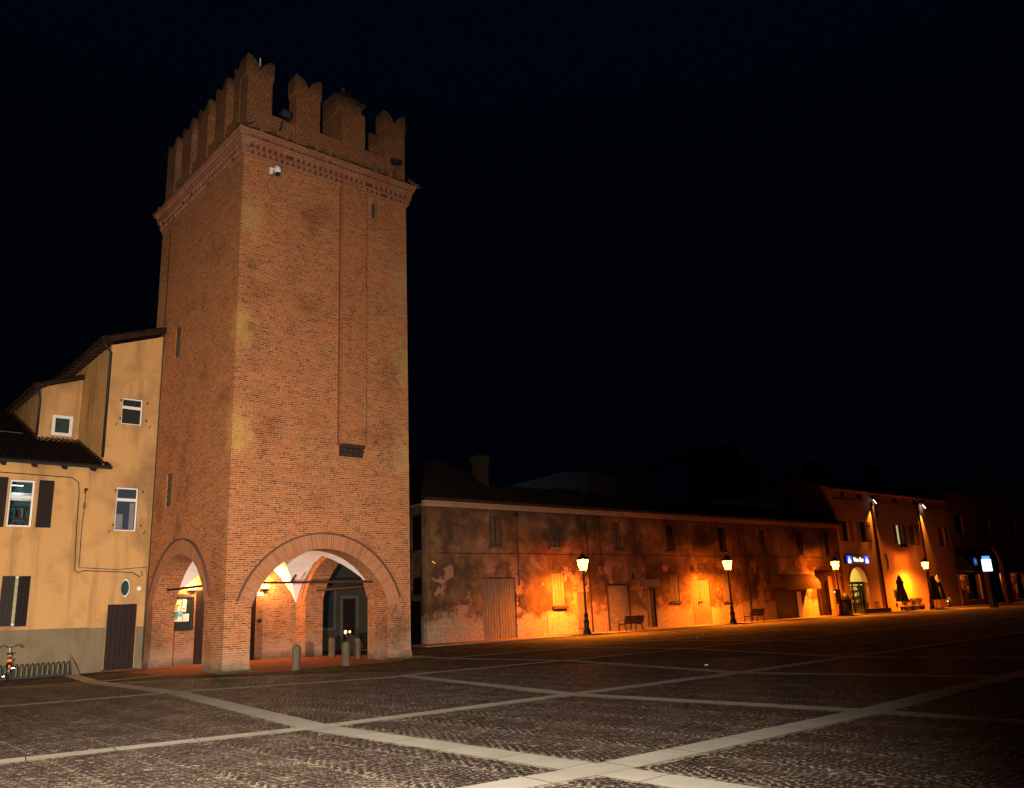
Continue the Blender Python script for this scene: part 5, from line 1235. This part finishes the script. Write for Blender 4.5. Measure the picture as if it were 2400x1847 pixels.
for rr_, z in ((.165, 3.46), (.325, 4.05)):
    q += [(rr_*math.cos(math.pi/4+k*math.pi/2), rr_*math.sin(math.pi/4+k*math.pi/2), z) for k in range(4)]
mb.add(q, [(0, 1, 5, 4), (1, 2, 6, 5), (2, 3, 7, 6), (3, 0, 4, 7)]); mb.build('glass', M['lampglass'], sl)
mb = MB(); mb.lathe([(.37, 4.05), (.38, 4.09), (.28, 4.17), (.17, 4.25), (.13, 4.29), (.14, 4.33), (.04, 4.38), (.05, 4.43), (.0, 4.46)], n=16); mb.build('hood', M['black_iron'], sl, smooth=False)
lamp('lamp_bulb', 'POINT', (0, 0, 3.86), 1700, (1.0, .21, .010), parent=sl, shadow_soft_size=.08)
lamp('lamp_reflector', 'SPOT', (0, 0, 3.9), 36000, (1.0, .235, .011), parent=sl, shadow_soft_size=.08, spot_size=R(166), spot_blend=.9)
for x, lab in ((24.89, 'lit lantern street lamp in front of the old door with faded lettering'), (39.82, 'lit lantern street lamp just left of the bar door, third from the tower'), (56.46, 'lit lantern street lamp between the two closed umbrellas, farthest from the tower')):
    dup(sl, STREET, (x, -2.2, .035), 0, lab)

for o in COL.objects:
    if o.name.startswith('street_lamp'): o.scale = (1.07, 1.07, 1.07)

# ================================================================== BENCHES
bn = thing('park_bench', 'wooden slatted bench seen from behind near the first street lamp', 'bench', STREET, (14.5, -2.0, .035), 0, 'slatted benches along the kerb')
mb = MB()
for k in range(4): mb.box(-.9, .9, -.28+k*.035-.02, -.28+k*.035+.012, .46+(3-k)*.115, .46+(3-k)*.115+.105)
mb.build('backrest', M['bench_wood'], bn)
mb = MB()
for k in range(5): mb.box(-.9, .9, -.12+k*.1, -.04+k*.1, .42, .45)
mb.build('seat', M['bench_wood'], bn)
for x in (-.78, .78):
    mb = MB(); mb.bar((x, -.12, .42), (x, -.22, 0), .05, .06); mb.bar((x, .34, .42), (x, .38, 0), .05, .06); mb.bar((x, -.14, .40), (x, .38, .40), .05); mb.bar((x, -.12, .42), (x, -.33, .84), .05)
    mb.tube([(x, -.22, .62), (x, .1, .68), (x, .36, .62), (x, .36, .42)], .022, 6); mb.build('leg', M['black_iron'], bn)
dup(bn, STREET, (27.9, -2.0, .035), 0, 'wooden slatted bench seen from behind just past the second street lamp')

# ================================================================== TERRACE: umbrellas, chairs, planters, bin
um = thing('closed_umbrella', 'closed dark terrace umbrella against the orange lit wall', 'umbrella', STREET, (48.6, -3.2, .035), 0, 'closed terrace umbrellas by the bar')
mb = MB(); N = 16; V = []
prof = [(.02, 3.12), (.10, 3.04), (.20, 2.75), (.34, 2.42), (.22, 2.36), (.26, 2.0), (.34, 1.6), (.40, 1.2), (.44, .85)]
for r_, z in prof:
    for k in range(N): rr_ = r_*(1+(.22 if k % 2 else -.12)*(1 if z < 2.4 else .3)); V.append((rr_*math.cos(2*math.pi*k/N), rr_*math.sin(2*math.pi*k/N), z))
mb.add(V, [(i*N+k, i*N+(k+1) % N, (i+1)*N+(k+1) % N, (i+1)*N+k) for i in range(len(prof)-1) for k in range(N)]); mb.build('canopy', M['dark_cloth'], um, recalc=False)
mb = MB(); mb.tube([(0, 0, 0), (0, 0, 1.2)], .035, 8); mb.build('pole', M['steel'], um)
mb = MB(); mb.lathe([(.38, 0), (.38, .05), (.1, .09), (.06, .2)], n=16); mb.build('base', M['kerb'], um)
dup(um, STREET, (55.2, -3.2, .035), .3, 'closed dark terrace umbrella right of the farthest street lamp')
dup(um, STREET, (57.2, -2.8, .035), 1.1, 'closed dark umbrella standing behind its neighbour right of the farthest lamp')
ch = thing('terrace_chair', 'dark bistro chair at the entry left of the bar door, left one of the pair', 'chair', STREET, (38.3, -1.6, .035), R(200), 'dark terrace chairs')
mb = MB(); mb.box(-.22, .22, -.22, .22, .43, .47); mb.build('seat', M['rubber'], ch, bevel=.01)
mb = MB(); mb.T = Matrix.Translation((0, -.22, .47)) @ Matrix.Rotation(R(10), 4, 'X')
for k in range(5): mb.box(-.2+k*.09, -.16+k*.09, -.015, .015, .02, .42)
mb.box(-.22, .22, -.02, .02, .40, .47); mb.build('backrest', M['rubber'], ch)
for x in (-.2, .2):
    for y in (-.2, .2): mb = MB(); mb.bar((x, y, .43), (x*1.1, y*1.15, 0), .03); mb.build('leg', M['black_iron'], ch)
for (x, y, r_, lab) in ((39.3, -1.5, 2.9, 'dark bistro chair at the entry left of the bar door, right one of the pair'), (44.9, -1.6, 1.0, 'dark chair on the terrace in front of the lit bar door'), (47.2, -1.6, 2.2, 'dark chair on the terrace right of the lit bar door')):
    dup(ch, STREET, (x, y, .035), r_, lab)
bi = thing('waste_bin', 'tall dark litter bin and stand in front of the bar door beside the third lamp', 'bin', STREET, (41.1, -2.0, .035))
mb = MB(); mb.box(-.38, .38, -.3, .3, .0, 1.25); mb.build('bin_body', M['black_iron'], bi, bevel=.03)
mb = MB(); mb.box(-.44, .44, -.34, .34, 1.26, 1.34); mb.lathe([(.3, 1.34), (.3, 1.5), (.2, 1.75), (.02, 1.8)], n=14); mb.build('bin_lid', M['black_iron'], bi, bevel=.01)
mn = thing('menu_stand', 'dark upright menu cabinet left of the litter bin near the third lamp', 'menu stand', STREET, (40.2, -1.9, .035))
mb = MB(); mb.box(-.3, .3, -.08, .08, .9, 2.1); mb.box(-.04, .04, -.04, .04, .05, .9); mb.box(-.3, .3, -.2, .2, 0, .05); mb.build('cabinet', M['black_iron'], mn, bevel=.01)
pl_ = thing('low_barrier', 'low dark planter barrier in front of the bar terrace', 'barrier', STREET, (45.9, -2.1, .035))
mb = MB(); mb.box(-2.5, 2.3, -.2, .2, 0, .38); mb.build('trough', M['black_iron'], pl_, bevel=.01)
mb = MB(); mb.tube([(-.9, 0, .38), (-.95, 0, 1.6)], .02, 6); mb.build('pole', M['chrome'], pl_)
def leafy(name, lab, x, y, w, d, h, n, cat, z0=.35, group=None):
    t = thing(name, lab, cat, STREET, (x, y, .035), 0, group)
    mb = MB(); mb.prism([(-w/2*.8, -d/2*.8), (w/2*.8, -d/2*.8), (w/2*.8, d/2*.8), (-w/2*.8, d/2*.8)], lambda u, v: (u*.9, v*.9, 0), lambda u, v: (u, v, z0)); mb.build('pot', M['black_iron'], t)
    mb = MB()
    for _ in range(n):
        a = random.uniform(0, 6.28); px, py = random.gauss(0, w*.26), random.gauss(0, d*.26); pz = z0+random.random()**.8*h*(1-.4*abs(px)/w)
        s = random.uniform(.04, .1); ax = Vector((random.uniform(-1, 1), random.uniform(-1, 1), random.uniform(-.2, 1))).normalized(); bx = ax.cross(Vector((math.cos(a), math.sin(a), .3))).normalized()
        P_ = Vector((px, py, pz)); mb.add([P_-bx*s*.4, P_+ax*s, P_+bx*s*.4, P_-ax*s], [(0, 1, 2, 3)])
    mb.build('foliage', M['shrub'], t, recalc=False)
    mb = MB()
    for _ in range(7): a = random.uniform(0, 6.28); mb.tube([(0, 0, z0-.02), (w*.25*math.cos(a), d*.25*math.sin(a), z0+h*.8)], .01, 4)
    mb.build('stem', M['bench_wood'], t)
leafy('potted_shrub', 'leafy potted shrub beside the first closed umbrella', 52.0, -1.8, 1.1, .8, .9, 420, 'potted plant', group='potted shrubs of the terrace')
leafy('potted_shrub', 'leafy potted shrub in the middle of the row between the umbrellas', 53.7, -1.7, 1.2, .8, .75, 420, 'potted plant', group='potted shrubs of the terrace')
leafy('potted_shrub', 'leafy potted shrub beside the second closed umbrella', 55.3, -1.6, 1.0, .8, .8, 380, 'potted plant', group='potted shrubs of the terrace')
mo_ = thing('moped', 'dark moped with a small bright lamp parked under the dark awning', 'moped', STREET, (60.3, -2.2, .035), R(15))
mb = MB(); mb.prism([(-.6, .35), (-.65, .75), (-.2, .8), (.0, .5), (.35, .35), (.45, 1.0), (.58, .98), (.6, .3), (-.4, .25)], lambda u, v: (u, -.16, v), lambda u, v: (u, .16, v)); mb.build('body', M['black_iron'], mo_, bevel=.04)
for xx in (-.5, .62): mb = MB(); mb.T = Matrix.Translation((xx, 0, .25)) @ Matrix.Rotation(R(90), 4, 'X'); mb.lathe([(.13, -.05), (.24, -.05), (.25, 0), (.24, .05), (.13, .05)], n=16); mb.build('wheel', M['rubber'], mo_)
mb = MB(); mb.lathe([(.0, -.03), (.06, -.03), (.06, .03), (0, .03)], (-.66, -.0, .62), 10); mb.build('glowing_disc', emit('small_white_lamp', (1, .95, .8), 4.0), mo_)

# ================================================================== BACKGROUND HOUSES behind the long roof
bg = thing('pale_rear_house', 'pale flat roofed building faintly visible above the long roof', 'building', STREET)
mb = MB(); wall_sheet(mb, 27, 36.1, 0, lambda x: 13.5+1.6*min(1, (x-27)/6), along_x(22), .3, [rect(31.2, 35, 12.6, 13.3, .3)], back=False, ends=False, step=2); wall_sheet(mb, 22, 30, 0, 13.5, along_y(27), .3, [], back=False, ends=False); mb.build('wall', M['pale_far'], bg, recalc=False)
mb = MB(); mb.box(31.2, 35, 22.2, 22.25, 12.6, 13.3); mb.build('window', M['pane'], bg)
bg = thing('dark_rear_house', 'dark building with pale windows behind the long roof', 'building', STREET)
mb = MB(); wall_sheet(mb, 36.15, 45, 0, 15.3, along_x(22.3), .3, [rect(40.1, 40.9, 12.9, 14.3, .15), rect(41.5, 42.2, 12.9, 14.3, .15)], back=False, ends=False); mb.build('wall', plaster('dark_rear_render', (.05, .035, .03), (.03, .02, .02), .4, .4), bg, recalc=False)
for a in (40.1, 41.5): mb = MB(); mb.box(a, a+.75, 22.4, 22.44, 12.9, 14.3); mb.build('window', M['pane_blue'], bg)
mb = MB(); mb.tube([(38.2, 22.0, 15.2), (38.2, 22.0, 18.5)], .04, 5); mb.build('antenna_mast', M['pipe'], bg)
mb = MB(); mb.box(36.1, 45.1, 21.9, 30, 15.3, 15.5); mb.build('roof', M['tiles'], bg)
bg = thing('red_gable_house', 'reddish house with a slanted roof behind the dark rear building', 'building', STREET)
mb = MB(); wall_sheet(mb, 47.5, 58.2, 0, lambda x: 16.3+3.5*(x-47.5)/10.7, along_x(18), .3, [], back=False, ends=False); wall_sheet(mb, 58.2, 61.4, 0, 17.4, along_x(18.01), .3, [], back=False); mb.build('wall', M['red_far'], bg, recalc=False)
mb = MB(); mb.add([(47.2, 17.6, 16.25), (58.6, 17.6, 19.98), (58.6, 26, 19.98), (47.2, 26, 16.25)], [(0, 1, 2, 3)]); mb.build('roof', M['tiles'], bg, recalc=False)
an2 = thing('roof_aerial', 'thin television aerial standing on the long tiled roof', 'aerial', STREET, (24.0, 4.9, 9.7))
mb = MB(); mb.tube([(0, 0, 0), (0, 0, 2.6)], .03, 5); mb.tube([(-.6, 0, 2.4), (.6, 0, 2.4)], .015, 4)
for q in range(6): mb.tube([(-.5+q*.2, -.25, 2.4), (-.5+q*.2, .25, 2.4)], .01, 4)
mb.build('mast', M['pipe'], an2)
# litter on the paving
for (x, y, lab) in ((7.9, 39.5, 'small pale scrap of litter on the paving between the lamps and the crossing strips'), (4.7, 22.7, 'tiny white scrap of paper lying on the dark paving panel'), (9.0, 43.6, 'crumpled pale litter near the kerb by the bench')):
    o = MB(); o.T = Matrix.Translation((x, y, 0)); o.add([(-.06, -.04, .005), (.07, -.03, .02), (.05, .05, .008), (-.04, .04, .03), (0, 0, .05)], [(0, 1, 4), (1, 2, 4), (2, 3, 4), (3, 0, 4)])
    tag(o.build('litter', M['paper']), lab, 'litter', 'litter on the piazza')
SC.cycles.use_denoising = True
SC.cycles.max_bounces = 6; SC.cycles.diffuse_bounces = 3; SC.cycles.glossy_bounces = 2; SC.cycles.transparent_max_bounces = 12
SC.cycles.sample_clamp_indirect = 4.0
